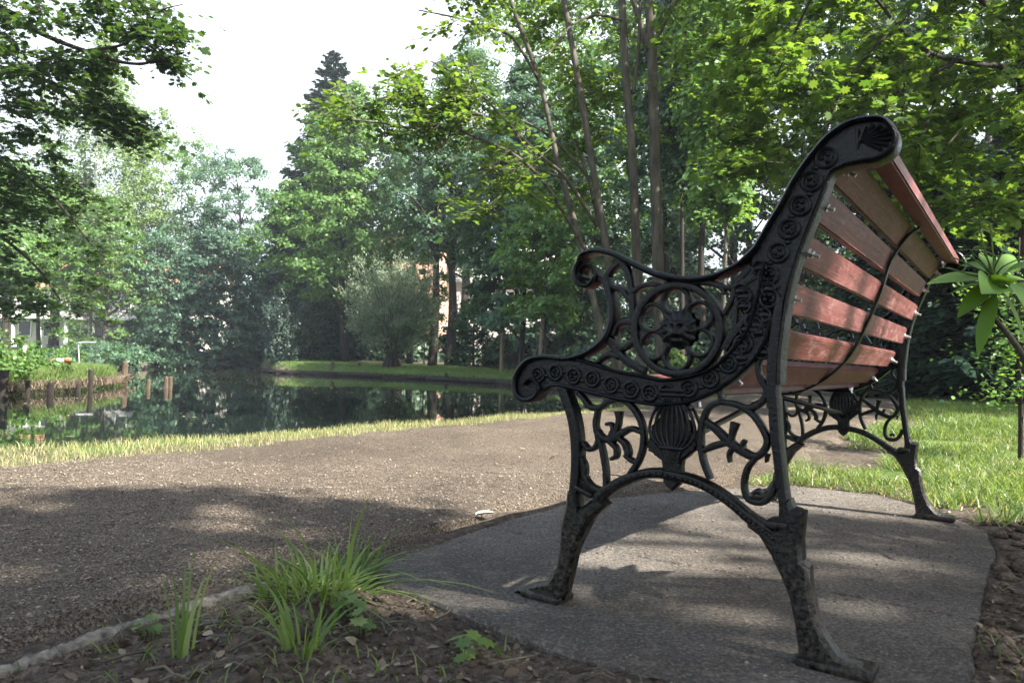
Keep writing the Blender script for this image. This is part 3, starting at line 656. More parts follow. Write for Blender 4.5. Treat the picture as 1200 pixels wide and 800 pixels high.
# slats: rear-face edges in the end profile (u, z)
SLATS = [((-.063, .793), (-.022, .8035)), ((-.020, .797), (.014, .752)), ((.020, .744), (.041, .695)), ((.043, .669), (.062, .621)),
         ((.074, .598), (.088, .546)), ((.105, .519), (.131, .472)), ((.153, .459), (.192, .418)),
         ((.212, .407), (.262, .398)), ((.274, .397), (.326, .397)), ((.338, .398), (.390, .402)), ((.402, .404), (.454, .409)), ((.466, .411), (.518, .415)), ((.530, .414), (.572, .402))]
mids = []
for i, (a, b) in enumerate(SLATS):
    a = np.array(a); b = np.array(b); d = (b - a) / np.linalg.norm(b - a); w = np.linalg.norm(b - a)
    nrm = np.array([-d[1], d[0]])                      # towards the sitter
    if i == 0: nrm = np.array([-d[1], d[0]])
    th = .021
    c = (a + b) / 2 + nrm * th / 2
    mb = MB(); bm = bmesh.new(); bmesh.ops.create_cube(bm, size=1)
    L0, L1 = .0375, BL_LEN + .002
    for v_ in bm.verts: v_.co = (v_.co.x * w, v_.co.y * (L1 - L0), v_.co.z * th)
    bmesh.ops.bevel(bm, geom=bm.edges[:], offset=.003, segments=2, affect='EDGES')
    ymid = (L0 + L1) / 2
    V = []
    for v_ in bm.verts:
        q2 = c + d * v_.co.x + nrm * v_.co.z
        V.append((-q2[0], ymid + v_.co.y, q2[1]))
    bm.verts.index_update(); mb.add(V, [tuple(v_.index for v_ in f_.verts) for f_ in bm.faces]); bm.free()
    o = mb.build('slat', M['slat'], bench)
    bm = bmesh.new(); bm.from_mesh(o.data); bmesh.ops.recalc_face_normals(bm, faces=bm.faces); bm.to_mesh(o.data); bm.free()
    mids.append((a, b, d, nrm))
    if i <= 7:
        for s_ in (.056, BL_LEN - .012):
            mb = MB(); cc = (a + b) / 2 if i else a * .15 + b * .85
            P0 = lambda k: (-(cc[0] - nrm[0] * k), s_, cc[1] - nrm[1] * k)
            mb.tube([P0(-.001), P0(.002)], .0085, 12); mb.tube([P0(.002), P0(.0085)], .0068, 6); mb.tube([P0(.0085), P0(.019)], .0034, 8)
            mb.build('bolt', M['galv'], o)
# flat iron strap across the backs of the slats at mid length, carrying on under the seat
pts = [((a + b) / 2 - n_ * .0045) for a, b, d, n_ in mids]
pts = [mids[0][0] * .35 + mids[0][1] * .65 - mids[0][3] * .0045] + pts[1:]
pp = catmull(pts, 6); mb = MB(); ym = .735
T = np.gradient(pp, axis=0); T /= np.linalg.norm(T, axis=1)[:, None]; N2 = np.stack([-T[:, 1], T[:, 0]], 1)
V = []; Fc = []
for i in range(len(pp)):
    for dy, dn in ((-.008, -.003), (.008, -.003), (.008, .003), (-.008, .003)):
        q2 = pp[i] + N2[i] * dn; V.append((-q2[0], ym + dy, q2[1]))
for i in range(len(pp) - 1):
    for k in range(4): Fc.append((i * 4 + k, i * 4 + (k + 1) % 4, i * 4 + 4 + (k + 1) % 4, i * 4 + 4 + k))
Fc += [(0, 1, 2, 3), tuple(len(V) - 4 + k for k in (3, 2, 1, 0))]
mb.add(V, Fc); mb.build('back_strap', M['iron'], bench)
for s0 in (.02, BL_LEN + .012):
    mb = MB(); mb.tube([(-.262, s0, .300), (-.268, s0 + (.04 if s0 < .5 else -.04), .318), (-.30, ym, .388)], .0065, 8); mb.build('brace', M['iron'], bench, True)

# ------------------------------------------------------------------ vegetation helpers
def rot_frames(nrm, rng):
    """random tangent frames about unit normals"""
    n = nrm / (np.linalg.norm(nrm, axis=1)[:, None] + 1e-9)
    r = rng.normal(size=n.shape); t = np.cross(n, r); t /= np.linalg.norm(t, axis=1)[:, None] + 1e-9
    return n, t, np.cross(n, t)
MAPLE = np.array([(0, -.5), (.10, -.30), (.34, -.36), (.30, -.14), (.52, .02), (.33, .10), (.36, .34), (.13, .24), (0, .55), (-.13, .24), (-.36, .34), (-.33, .10), (-.52, .02), (-.30, -.14), (-.34, -.36), (-.10, -.30)])
OVAL = np.array([(0, -.5), (.20, -.22), (.25, .05), (.14, .33), (0, .5), (-.14, .33), (-.25, .05), (-.20, -.22)])
RHOMB = np.array([(0, -.5), (.32, 0), (0, .5), (-.32, 0)])
LANCE = np.array([(0, -.5), (.10, 0), (0, .5), (-.10, 0)])
def leaf_mesh(name, pos, nrm, size, shape, rng, tang=None, fold=.12):
    n, t, b = rot_frames(nrm, rng)
    if tang is not None:
        b = tang / (np.linalg.norm(tang, axis=1)[:, None] + 1e-9); t = np.cross(b, n); t /= np.linalg.norm(t, axis=1)[:, None] + 1e-9; n = np.cross(t, b)
    k = len(shape); sz = np.broadcast_to(size, (len(pos),))[:, None, None]
    x = shape[:, 0][None, :, None]; y = shape[:, 1][None, :, None]
    V = pos[:, None, :] + sz * (t[:, None, :] * x + b[:, None, :] * y + n[:, None, :] * (-fold * y * y * 2 - fold * np.abs(x)))
    return np_mesh(name, V.reshape(-1, 3), np.arange(len(pos) * k).reshape(-1, k))
def sprays(cent, rad, per, rng, flat=.22, droop=.35, out=None):
    """umbrella-like leaf sprays about clump centres -> positions and normals"""
    K = len(cent); rad = np.broadcast_to(rad, (K,))
    c = np.repeat(cent, per, 0); r = np.repeat(rad, per)
    a = rng.uniform(0, 2 * np.pi, len(c)); q_ = np.sqrt(rng.uniform(0, 1, len(c))); 
    lump = .6 + .4 * np.sin(a * 3 + np.repeat(rng.uniform(0, 6, K), per)) * .9
    q_ = q_ * lump
    dx = q_ * np.cos(a); dy = q_ * np.sin(a)
    dz = -droop * q_ ** 2 + rng.normal(0, flat, len(c)) * (1 - .4 * q_)
    p = c + np.stack([dx, dy, dz], 1) * r[:, None]
    n = np.stack([dx * .9, dy * .9, np.full(len(c), .8)], 1) + rng.normal(0, .45, (len(c), 3))
    if out is not None: n = n + np.repeat(out, per, 0) * .5
    return p, n
def twigs(cent, rad, T, L, rng, droop=.35, flat=.35):
    """leafy twigs fanning out from each clump centre -> leaf base, normal, direction, and twig poly-lines"""
    P_, N_, D_, TW = [], [], [], []
    rad = np.broadcast_to(rad, (len(cent),))
    for c, r in zip(cent, rad):
        a0 = rng.uniform(0, 6.283)
        for k in range(T):
            a = a0 + rng.normal(0, 1.1); l = r * rng.uniform(.55, 1.25); el = rng.normal(.05, flat)
            d = np.array([math.cos(a) * math.cos(el), math.sin(a) * math.cos(el), math.sin(el)]); st = c - d * l * .3 + rng.normal(0, .12, 3) * r
            s_ = np.array([0, .35, .7, 1.0]); ln = st + d * (l * 1.3 * s_)[:, None]; ln[:, 2] -= droop * l * s_ ** 2
            ln[1:3] += rng.normal(0, .05, (2, 3)) * l; TW.append(ln)
            u = np.sort(rng.uniform(.12, 1.0, L)); p = np.stack([np.interp(u, s_, ln[:, i]) for i in range(3)], 1)
            side = np.array([-math.sin(a), math.cos(a), 0]) * np.where(np.arange(L) % 2, 1, -1)[:, None]
            t = d + side * rng.uniform(.5, 1.3, L)[:, None] + np.array([0, 0, -.25]) + rng.normal(0, .3, (L, 3)); t[-1] = d + (0, 0, -.3)
            t /= np.linalg.norm(t, axis=1)[:, None]
            P_.append(p + t * .035); N_.append(np.array([0, 0, 1.0]) + rng.normal(0, .38, (L, 3))); D_.append(t)
    return np.concatenate(P_), np.concatenate(N_), np.concatenate(D_), TW
def leafy(name, cent, rad, T, L, size, shape, rng, off, mat, root, mb, fold=.28, **k):
    p, n, d, tw = twigs(cent, rad, T, L, rng, **k); sz = size * rng.uniform(.4, 1.25, len(p))
    link(name, leaf_mesh(name, p - off + d * (sz * .5)[:, None], n, sz, shape, rng, d, fold), M[mat], root)
    for ln in tw: mb.tube(ln - off, [.006, .0045, .003, .0015], 3)
PROF = {
    'round': lambda t: np.sqrt(np.clip(1 - (2 * t - 1) ** 2, 0, 1)) ** .8,
    'oval': lambda t: np.sin(np.pi * np.clip(t, 0, 1) ** .75) ** .7,
    'broad': lambda t: np.clip(1.02 - t ** 2.2, 0, 1) * np.clip(.72 + t, 0, 1),
    'cone': lambda t: np.clip(1 - t, 0, 1) ** .85 + .03,
    'column': lambda t: np.sin(np.pi * np.clip(.12 + .86 * t, 0, 1)) ** .5,
    'vase': lambda t: .25 + .75 * np.sin(np.pi * np.clip(t * .85 + .05, 0, 1)),
}
def clump_centres(K, h, rad, t0, prof, rng, inner=.45, lobes=.22):
    t = rng.uniform(0, 1, K * 4); w = PROF[prof](t); t = t[rng.uniform(0, 1, K * 4) < w / w.max() * .9 + .08][:K]
    a = rng.uniform(0, 2 * np.pi, len(t)); ph = rng.uniform(0, 6, 4)
    lob = 1 + lobes * (np.sin(2 * a + ph[0] + 3 * t) + .7 * np.sin(3 * a + ph[1] - 5 * t) + .6 * np.sin(9 * t + ph[2])) 
    q_ = rng.uniform(inner ** 2, 1, len(t)) ** .5
    r = rad * PROF[prof](t) * lob * q_
    z = h * (t0 + (1 - t0) * t)
    return np.stack([r * np.cos(a), r * np.sin(a), z], 1), t, np.stack([np.cos(a), np.sin(a), 0 * a], 1)
def limbs(mb, cent, h, r0, rng, nb=30, lean=(0, 0), rise=.35, fork=None):
    """tapered trunk and limbs that end in the clumps"""
    top = np.array([lean[0], lean[1], h * .93])
    w = np.array([[0, 0, -.25], [.0, 0, 0], [.01 * h * rng.normal(), .01 * h * rng.normal(), h * .3], [.5 * lean[0] + .015 * h * rng.normal(), .5 * lean[1] + .015 * h * rng.normal(), h * .62], top])
    tr = catmull(w, 5); k = np.linspace(0, 1, len(tr)); mb.tube(tr, np.maximum(r0 * (1 - k) ** .8 * (1 + .5 * np.exp(-k * 18)), .012), 8)
    sel = rng.permutation(len(cent))[:nb]
    for i in sel:
        c = cent[i]; zt = max(h * .12, c[2] - rise * math.hypot(c[0], c[1]) - .2); j = np.argmin(abs(tr[:, 2] - zt)); a = tr[j]
        mid = a * .5 + c * .5 + np.array([0, 0, .10 * np.linalg.norm(c - a)]) + rng.normal(0, .04, 3) * np.linalg.norm(c - a)
        rb = max(.35 * r0 * (1 - zt / h) ** .7, .02); p = catmull([a, mid, c], 4)
        mb.tube(p, np.linspace(rb, rb * .25, len(p)), 5)
def broadleaf(name, label, cat, loc, h, rad, prof, K, per, leaf, lsize, t0=.15, seed=1, bark='bark_dark', r0=None, clump=None, flat=.22, droop=.35, inner=.45, lobes=.22, nb=30, shape=RHOMB, lean=(0, 0), group=None, crown='crown'):
    rng = np.random.default_rng(seed)
    root = empty(name, loc, label, cat, group)
    cent, t, out = clump_centres(K, h, rad, t0, prof, rng, inner, lobes)
    cent[:, 0] += lean[0] * (cent[:, 2] / h); cent[:, 1] += lean[1] * (cent[:, 2] / h)
    cr_ = (clump or rad * .24) * rng.uniform(.6, 1.25, len(cent))
    p, n = sprays(cent, cr_, per, rng, flat, droop, out)
    me = leaf_mesh(crown, p, n, lsize * rng.uniform(.6, 1.25, len(p)), shape, rng)
    link(crown, me, M[leaf], root)
    mb = MB(); limbs(mb, cent, h, r0 or h * .018, rng, nb, lean); mb.build('trunk', M[bark], root, True)
    return root
def spruce(label, loc, h, rad, seed, group=None, leaf='needle', t0=.04, dens=1.0):
    rng = np.random.default_rng(seed); root = empty('spruce_tree', loc, label, 'tree', group)
    P_, N_, T_, S_ = [], [], [], []
    mb = MB(); mb.tube([(0, 0, -.2), (0, 0, h * .5), (0, 0, h)], [h * .016, h * .010, .015], 8)
    z = h * t0; 
    while z < h * .985:
        f = 1 - z / h; L = rad * f ** .68 + .12; nb = int(7 + 4 * f)
        for b in range(nb):
            a = rng.uniform(0, 6.283); l = L * rng.uniform(.65, 1.12); dr = rng.uniform(.0, .42) * (.15 + f)
            s_ = np.linspace(.12, 1, 6)
            ax = np.stack([np.cos(a) * l * s_, np.sin(a) * l * s_, z - dr * l * s_ + .22 * l * s_ ** 3], 1)
            mb.tube(ax, np.linspace(.02 + .006 * l, .006, 6), 4)
            m_ = int((34 + 18 * l) * dens); u = rng.uniform(.12, 1, m_) ** .8
            p = np.stack([np.interp(u, s_, ax[:, i]) for i in range(3)], 1)
            side = np.array([-math.sin(a), math.cos(a), 0]); sp = rng.normal(0, 1, m_) * .17 * l * (1.1 - u * .7)
            p = p + side * sp[:, None]; p[:, 2] += -np.abs(sp) * .35 - rng.uniform(0, .12, m_) * l * .6
            P_.append(p); N_.append(np.stack([rng.normal(0, .35, m_), rng.normal(0, .35, m_), np.ones(m_)], 1) )
            T_.append(np.array([math.cos(a), math.sin(a), -.35]) + side * (np.sign(sp) * .8)[:, None] + rng.normal(0, .2, (m_, 3))); S_.append(np.full(m_, .10 + .05 * l) * rng.uniform(.6, 1.3, m_) * (1.25 if h > 15 else 1))
        z += (h * .012 + .10 + .012 * h * rng.random()) * (.6 if f > .25 else .42)
    P_ = np.concatenate(P_); me = leaf_mesh('crown', P_, np.concatenate(N_), np.concatenate(S_) * 1.7, RHOMB * np.array([.6, 1]), rng, np.concatenate(T_))
    link('crown', me, M[leaf], root); mb.build('trunk', M['bark_dark'], root, True)
    return root
def base(px, Y):
    p = at(px, 420, Y); return (p[0], Y, float(ground_z(p[0], Y)) - .02)
def hpx(py, px, Y):          # world height above ground of an image row at a distance
    return at(px, py, Y)[2] - base(px, Y)[2]

# ------------------------------------------------------------------ trees across the pond, left to right
def T_(name, label, px, Y, top, width, prof, K, per, leaf, ls, cat='tree', **k):
    """top = image row of the tip, width in pixels, at distance Y"""
    h = hpx(top, px, Y); return broadleaf(name, label, cat, base(px, Y), h, width / 2 / F_PX * Y, prof, K, per, leaf, ls, seed=k.pop('seed', int(px + Y)), **k)
T_('birch_tree', 'tall pale green birch with white trunk far behind the left peninsula', 105, 62, 45, 120, 'oval', 420, 120, 'leaf_birch', .24, t0=.10, bark='bark_birch', flat=.5, droop=.7, r0=.22, clump=1.3)
T_('slender_tree', 'slender sparse tree with thin twin trunk right of the birch', 165, 66, 122, 70, 'vase', 150, 90, 'leaf_birch', .24, t0=.2, bark='bark', r0=.16, clump=1.1, inner=.2)
T_('slender_tree', 'sparse grey green tree between the birch and the shore maple', 208, 74, 150, 75, 'vase', 130, 90, 'leaf_mid', .26, t0=.2, bark='bark', r0=.18, clump=1.3, inner=.2)
T_('broadleaf_tree', 'round topped tree rising behind the dark shore maple', 268, 72, 176, 125, 'round', 190, 90, 'leaf_far', .30, t0=.25, clump=1.5, flat=.16)
T_('shore_maple', 'dark blue green maple with layered boughs down to the far water edge', 250, 53, 242, 140, 'broad', 430, 115, 'leaf_shore', .23, t0=.0, clump=1.05, flat=.12, droop=.3, lobes=.15)
T_('shoreline_bush', 'low dark bush overhanging the far water left of the maple', 150, 58, 405, 130, 'round', 60, 90, 'leaf_far', .22, cat='bush', t0=.0, clump=.8, nb=10)
T_('lawn_tree', 'thick dark trunk tree on the far left lawn before the house', 62, 60, 215, 150, 'round', 170, 90, 'leaf_mid', .27, t0=.42, r0=.55, clump=1.5)
T_('lawn_tree', 'green tree beside the white house at the far left edge', 5, 52, 190, 130, 'round', 150, 90, 'leaf_mid', .27, t0=.45, r0=.3, clump=1.4)
spruce('tall dark spruce whose tip stands alone against the sky', base(380, 60), hpx(55, 380, 60), 6.6, 3, dens=1.3)
spruce('dark spruce in the gap right of the shore maple', base(338, 66), hpx(215, 338, 66), 4.2, 4)
T_('broadleaf_tree', 'big bright green tree in front of the tall spruce', 405, 46, 96, 190, 'broad', 330, 110, 'leaf_mid', .25, t0=.22, clump=1.15, flat=.16, lobes=.2, bark='bark_dark')
T_('broadleaf_tree', 'green tree with open crown above the two thick trunks', 480, 50, 92, 130, 'round', 200, 100, 'leaf_mid', .25, t0=.38, clump=1.2, flat=.16, r0=.3)
T_('broadleaf_tree', 'pale tall tree far behind the two thick trunks', 540, 74, 35, 150, 'oval', 200, 90, 'leaf_far', .32, t0=.25, clump=1.7)
T_('columnar_yew', 'upright grey green conifer column on the far lawn', 326, 42, 340, 46, 'column', 130, 90, 'leaf_yew_pale', .13, cat='shrub', t0=.0, clump=.42, flat=.5, droop=-.5, r0=.08, nb=8)
for px, Y, tp, w, lb in [(365, 49, 330, 70, 'low black green yew left of the willow'), (408, 50, 345, 50, 'small dark yew directly behind the willow'), (555, 46, 335, 75, 'dark yew right of the two thick trunks'), (300, 60, 330, 60, 'dark yew behind the columnar conifer')]:
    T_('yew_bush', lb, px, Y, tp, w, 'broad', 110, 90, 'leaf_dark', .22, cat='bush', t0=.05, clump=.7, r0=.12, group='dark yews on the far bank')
def thick_trunk(px, Y, wpx, label, seed):
    rng = np.random.default_rng(seed); b = base(px, Y); root = empty('thick_tree', b, label, 'tree', 'two thick trunks on the far lawn')
    r = wpx / 2 / F_PX * Y; h = 13.0
    mb = MB(); tr = catmull([(0, 0, -.3), (0, 0, .4), (.1, 0, 4), (.2 * rng.normal(), 0, 8), (.3 * rng.normal(), .2, h)], 5); k = np.linspace(0, 1, len(tr))
    mb.tube(tr, r * (1 - .75 * k) * (1 + .5 * np.exp(-k * 14)), 10)
    cent, t, out = clump_centres(90, h * 1.1, 3.0, .45, 'round', rng, .3)
    for c in cent[:26]:
        j = np.argmin(abs(tr[:, 2] - max(3, c[2] - 1.5))); p = catmull([tr[j], (tr[j] + c) / 2 + (0, 0, .4), c], 4); mb.tube(p, np.linspace(r * .35, .02, len(p)), 5)
    p, n = sprays(cent, .9, 70, rng, .2, .35, out); link('crown', leaf_mesh('crown', p, n, .24 * rng.uniform(.6, 1.2, len(p)), RHOMB, rng), M['leaf_far'], root)
    mb.build('trunk', M['bark_dark'], root, True)
thick_trunk(507, 40, 14, 'left one of two thick dark trunks beside the willow', 71); thick_trunk(527, 42, 15, 'right one of two thick dark trunks beside the willow', 72)
# the pollard willow on its root stool at the water edge
b = base(462, 36.9); rng = np.random.default_rng(90); root = empty('willow_bush', b, 'grey green willow bush on a brown root stool at the far water edge', 'willow')
hh = hpx(296, 462, 36.9); P_, N_, TT = [], [], []; mb = MB()
for i in range(260):
    a = rng.uniform(0, 6.283); q_ = rng.uniform(0, 1) ** .45; el_ = rng.uniform(0, 1); tip = np.array([2.6 * q_ * math.cos(a), 2.3 * q_ * math.sin(a), hh * (.08 + .93 * math.sqrt(max(0, 1 - .75 * q_ ** 2)) * rng.uniform(.02, 1.08) ** .6)]) * [1, 1, 1] * rng.normal(1, .12)
    st = np.array([.25 * math.cos(a), .25 * math.sin(a), .5]); md = st * .4 + tip * .6 + np.array([0, 0, .5]); c = catmull([st, md, tip], 6); mb.tube(c, np.linspace(.03, .006, len(c)), 4)
    m_ = 170; u = rng.uniform(.15, 1.0, m_); s_ = np.linspace(0, 1, len(c)); p = np.stack([np.interp(u, s_, c[:, k]) for k in range(3)], 1) + rng.normal(0, .15, (m_, 3))
    P_.append(p); d = tip - st; N_.append(rng.normal(0, 1, (m_, 3)) + (0, 0, .6)); TT.append(d / np.linalg.norm(d) + rng.normal(0, .5, (m_, 3)))
P_ = np.concatenate(P_); link('foliage', leaf_mesh('foliage', P_, np.concatenate(N_), .17 * rng.uniform(.6, 1.2, len(P_)), LANCE * np.array([1.5, 1]), rng, np.concatenate(TT)), M['leaf_willow'], root)
link('stems', mb.build('x', None).data, M['bark'], root); bpy.data.objects.remove(bpy.data.objects['x'])
mb = MB()
for i in range(26):
    a = rng.uniform(0, 6.283); r = rng.uniform(.1, .75); mb.tube(catmull([(r * .4 * math.cos(a), r * .4 * math.sin(a), .62 * rng.uniform(.4, 1)), (r * .8 * math.cos(a), r * .8 * math.sin(a) - .1, .2), (r * .95 * math.cos(a), r * .95 * math.sin(a) - .18, -.45)], 4), np.linspace(.13, .07, 9), 6)
mb.build('root_stool', M['bark_dark'], root, True)

for i, (px, Y, tp, w, t0, lf, lb) in enumerate([(120, 57, 225, 125, .04, 'leaf_mid', 'dense dark tree before the house under the birch'), (182, 60, 262, 90, .04, 'leaf_far', 'dense dark tree before the house left of the shore maple'), (45, 68, 230, 140, .42, 'leaf_mid', 'green tree close before the house behind the thick lawn trunk'), (215, 66, 255, 90, .1, 'leaf_dark', 'dark tree right before the house end'), (10, 45, 270, 70, .50, 'leaf_mid', 'small green tree at the far left edge of the lawn')]):
    T_('house_tree', lb, px, Y, tp, w, 'round' if i else 'broad', 150, 100, lf, .25, t0=t0, clump=1.15, flat=.15, seed=700 + i, group='trees before the white house')
for i, (px, Y, w, tp) in enumerate([(120, 47, 60, 402), (165, 50, 70, 405), (200, 52, 60, 400)]):
    T_('shoreline_bush', ['dark bush at the water edge left of its neighbours', 'dark bush at the water edge in the middle of three', 'dark bush at the water edge beside the shore maple'][i], px, Y, tp, w, 'round', 40, 90, 'leaf_far', .2, cat='bush', t0=.0, clump=.7, nb=10, seed=720 + i, group='bushes along the far left shore')
T_('shoreline_bush', 'low green bush on the land side of the peninsula', 112, 31, 407, 100, 'round', 40, 80, 'leaf_far', .15, cat='bush', t0=.0, clump=.5, nb=8, seed=733)
T_('shoreline_bush', 'low green bush behind the flower pots', 45, 34, 409, 110, 'round', 40, 80, 'leaf_mid', .15, cat='bush', t0=.0, clump=.5, nb=8, seed=734)
for i, (px, Y, w, tp) in enumerate([(135, 36, 50, 410), (160, 43, 60, 407)]):
    T_('shoreline_bush', ['small dark bush on the far shore behind the tall pale post', 'dark bush on the far shore right of the tall pale post'][i], px, Y, tp, w, 'round', 40, 80, 'leaf_shore', .17, cat='bush', t0=.0, clump=.55, nb=8, seed=740 + i, group='bushes along the far left shore')
# middle and right of the far bank
T_('broadleaf_tree', 'dark layered tree hanging over the lawn behind the bench arm', 610, 30, 70, 190, 'broad', 330, 120, 'leaf_far', .20, t0=.16, clump=.85, flat=.13, r0=.16, bark='bark_dark')
T_('broadleaf_tree', 'dark green tree between the layered tree and the bench stems', 680, 33, 60, 150, 'broad', 240, 110, 'leaf_far', .21, t0=.12, clump=.95, flat=.14, r0=.2)
T_('broadleaf_tree', 'bright green tree glowing above the dark layered tree', 640, 24, 215, 130, 'round', 110, 110, 'leaf_mid', .16, t0=.30, clump=.7, flat=.13, r0=.07)
def pole_tree(px, Y, wpx, top, label, seed, leaf='leaf_far', bark='bark_pale', cw=70, t0=.5, K=70, ls=.18, group=None):
    rng = np.random.default_rng(seed); b = base(px, Y); h = hpx(top, px, Y); r = wpx / 2 / F_PX * Y
    return broadleaf('slim_tree', label, 'tree', b, h, cw / 2 / F_PX * Y, 'vase', K, 90, leaf, ls, t0=t0, seed=seed, bark=bark, r0=r, clump=.8, inner=.15, nb=22, group=group)
T_('broadleaf_tree', 'tall bright tree filling the sky behind the left bench stems', 605, 44, -70, 190, 'oval', 230, 110, 'leaf_mid', .24, t0=.3, clump=1.2, flat=.16, r0=.2)
T_('broadleaf_tree', 'tall bright tree filling the sky behind the right bench stems', 715, 40, -90, 190, 'oval', 230, 110, 'leaf_mid', .23, t0=.25, clump=1.1, flat=.16, r0=.2)
T_('young_tree', 'sparse young tree standing before the peach house wall', 497, 46, 230, 58, 'oval', 75, 60, 'leaf_mid', .22, t0=.15, clump=.6, r0=.05, nb=12)
pole_tree(588, 32, 7, 120, 'slim pale trunk on the far lawn left of the bench arm', 101, cw=50)
pole_tree(632, 26, 6, 150, 'slim straight pale trunk between bench seat and arm scroll', 102, cw=50)
G_ = 'trees of the dim wood behind the bench'
for i, (px, Y, w, tp, lf, bk, cw, t0, lb) in enumerate([
    (800, 19, 9, -60, 'leaf_dark', 'bark_dark', 90, .42, 'dark slim tree right of the bench stems'),
    (826, 21, 13, -80, 'leaf_mid', 'bark_dark', 120, .36, 'dark thick stem in the wood beside the pale stem'),
    (843, 17, 8, -40, 'leaf_mid', 'bark', 90, .40, 'straight greenish stem in the bright gap of the wood'),
    (880, 24, 12, -120, 'leaf_shore', 'bark_dark', 150, .25, 'leafy tree behind the sloping bench back'),
    (780, 26, 10, -60, 'leaf_far', 'bark_dark', 110, .3, 'distant dark tree seen past the arm medallion'),
    (930, 22, 14, -150, 'leaf_shore', 'bark_dark', 170, .2, 'tall green tree directly behind the bench back top'),
    (1010, 26, 14, -120, 'leaf_shore', 'bark_dark', 180, .15, 'green tree behind the top scroll of the bench'),
    (1070, 21, 14, -100, 'leaf_dark', 'bark_dark', 170, .15, 'dark tree between the bench back and the right spruces'),
    (740, 36, 16, -30, 'leaf_shore', 'bark_dark', 170, .12, 'far dark tree behind the bench stems'),
    (1150, 28, 16, -100, 'leaf_shore', 'bark_dark', 200, .15, 'far green tree at the right border of the wood'),
    (855, 36, 16, 20, 'leaf_dark', 'bark_dark', 200, .1, 'far dark tree at the back of the wood gap')]):
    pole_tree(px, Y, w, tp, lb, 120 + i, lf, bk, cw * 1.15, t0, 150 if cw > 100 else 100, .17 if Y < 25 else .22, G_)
for i, (px, Y, tp, rad, lb) in enumerate([(1110, 13.5, 150, 1.9, 'black green spruce right behind the bench back'), (1175, 12, 170, 1.9, 'dark spruce behind the rhododendron sprig'), (1060, 18, 120, 2.4, 'dark spruce between bench back and lawn edge'),
        (1230, 15, 60, 2.6, 'tall dark spruce at the right edge'), (955, 30, 150, 3.0, 'distant spruce behind the red slats'), (790, 42, 170, 3.4, 'distant dark spruce behind the medallion')]):
    spruce(lb, base(px, Y), hpx(tp, px, Y), rad, 140 + i, 'dark spruces on the right', dens=.9 if Y < 20 else 1.1)
# undergrowth
for i, (px, Y, w, tp, lf, lb) in enumerate([(700, 24, 130, 395, 'leaf_dark', 'low dark bush on the bank behind the bench arm support'), (790, 13.5, 70, 412, 'leaf_birch', 'pale dry bush seen through the medallion'), (850, 20, 150, 380, 'leaf_dark', 'dark bush at the foot of the wood gap'),
        (960, 18, 160, 380, 'leaf_dark', 'dark bush beyond the path behind the slats'), (1130, 17, 180, 385, 'leaf_dark', 'dark bush at the back of the right lawn'), (765, 29, 120, 335, 'leaf_dark', 'tall dark bush between the bench stems and the wood gap'), (835, 31, 130, 330, 'leaf_dark', 'tall dark bush closing the foot of the wood gap'), (690, 37, 110, 340, 'leaf_dark', 'tall dark bush far behind the arm support'), (620, 40, 170, 385, 'leaf_dark', 'long dark bush at the back of the far lawn'), (470, 60, 190, 385, 'leaf_dark', 'dark bush far behind the willow')]):
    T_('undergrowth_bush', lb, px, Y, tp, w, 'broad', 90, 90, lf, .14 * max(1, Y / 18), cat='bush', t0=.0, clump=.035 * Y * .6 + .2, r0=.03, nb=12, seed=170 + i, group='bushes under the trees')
# the far wood closing the horizon
rng = np.random.default_rng(200); cs = []
for i in range(900):
    a = rng.uniform(-.95, 1.25); Y = rng.uniform(88, 125); x = math.tan(a) * Y if abs(a) < 1.2 else 0
    hmax = 5 + 7 * vnoise(np.array(x * .06), np.array(.5), 5) + (5 if x > 5 else -1.0)
    cs.append((x, Y, rng.uniform(1.2, float(hmax) + 1.2)))
cs = np.array(cs); p, n = sprays(cs, 2.6, 60, rng, .3, .35)
tag(link('far_wood', leaf_mesh('far_wood', p, n, .75 * rng.uniform(.6, 1.2, len(p)), RHOMB, rng), M['leaf_dark']), 'dark wood closing the view behind the trees and houses', 'wood', kind='stuff')

# ------------------------------------------------------------------ near trees
def limb_path(pix):          # (px, py, distance) points on a bough
    return catmull([at(px, py, Y) for px, py, Y in pix], 6)
# young multi-stemmed tree beyond the path
b = base(738, 9.6); root = empty('multi_stemmed_tree', b, 'young tree with a fan of slim grey stems on the bank behind the bench arm', 'tree'); rng = np.random.default_rng(300)
off = np.array(b); mb = MB(); ctr = []
STEMS = [([(712, 440, 9.4), (700, 370, 9.4), (676, 270, 9.5), (655, 195, 9.6), (632, 95, 9.7), (598, 0, 9.8), (570, -90, 9.9), (530, -200, 10)], 8.5, 4),
    ([(728, 440, 9.5), (718, 350, 9.5), (709, 280, 9.5), (692, 180, 9.6), (677, 90, 9.6), (661, 0, 9.7), (645, -100, 9.8), (620, -260, 10)], 9.5, 6),
    ([(722, 440, 9.9), (712, 300, 9.9), (700, 255, 10), (688, 205, 10), (672, 165, 10.1)], 6, 2.5),
    ([(752, 440, 9.6), (746, 300, 9.6), (741, 180, 9.6), (733, 80, 9.6), (729, 0, 9.6), (722, -120, 9.6), (715, -280, 9.7)], 11.5, 8),
    ([(776, 440, 9.5), (771, 300, 9.5), (767, 160, 9.5), (764, 60, 9.5), (761, 0, 9.5), (755, -120, 9.5), (748, -300, 9.6)], 14.5, 10),
    ([(742, 110, 9.6), (748, 60, 9.55), (750, 0, 9.5), (754, -120, 9.4)], 5, 3),
    ([(761, 60, 9.5), (748, 20, 9.5), (735, -20, 9.4), (715, -90, 9.3)], 8, 4)]
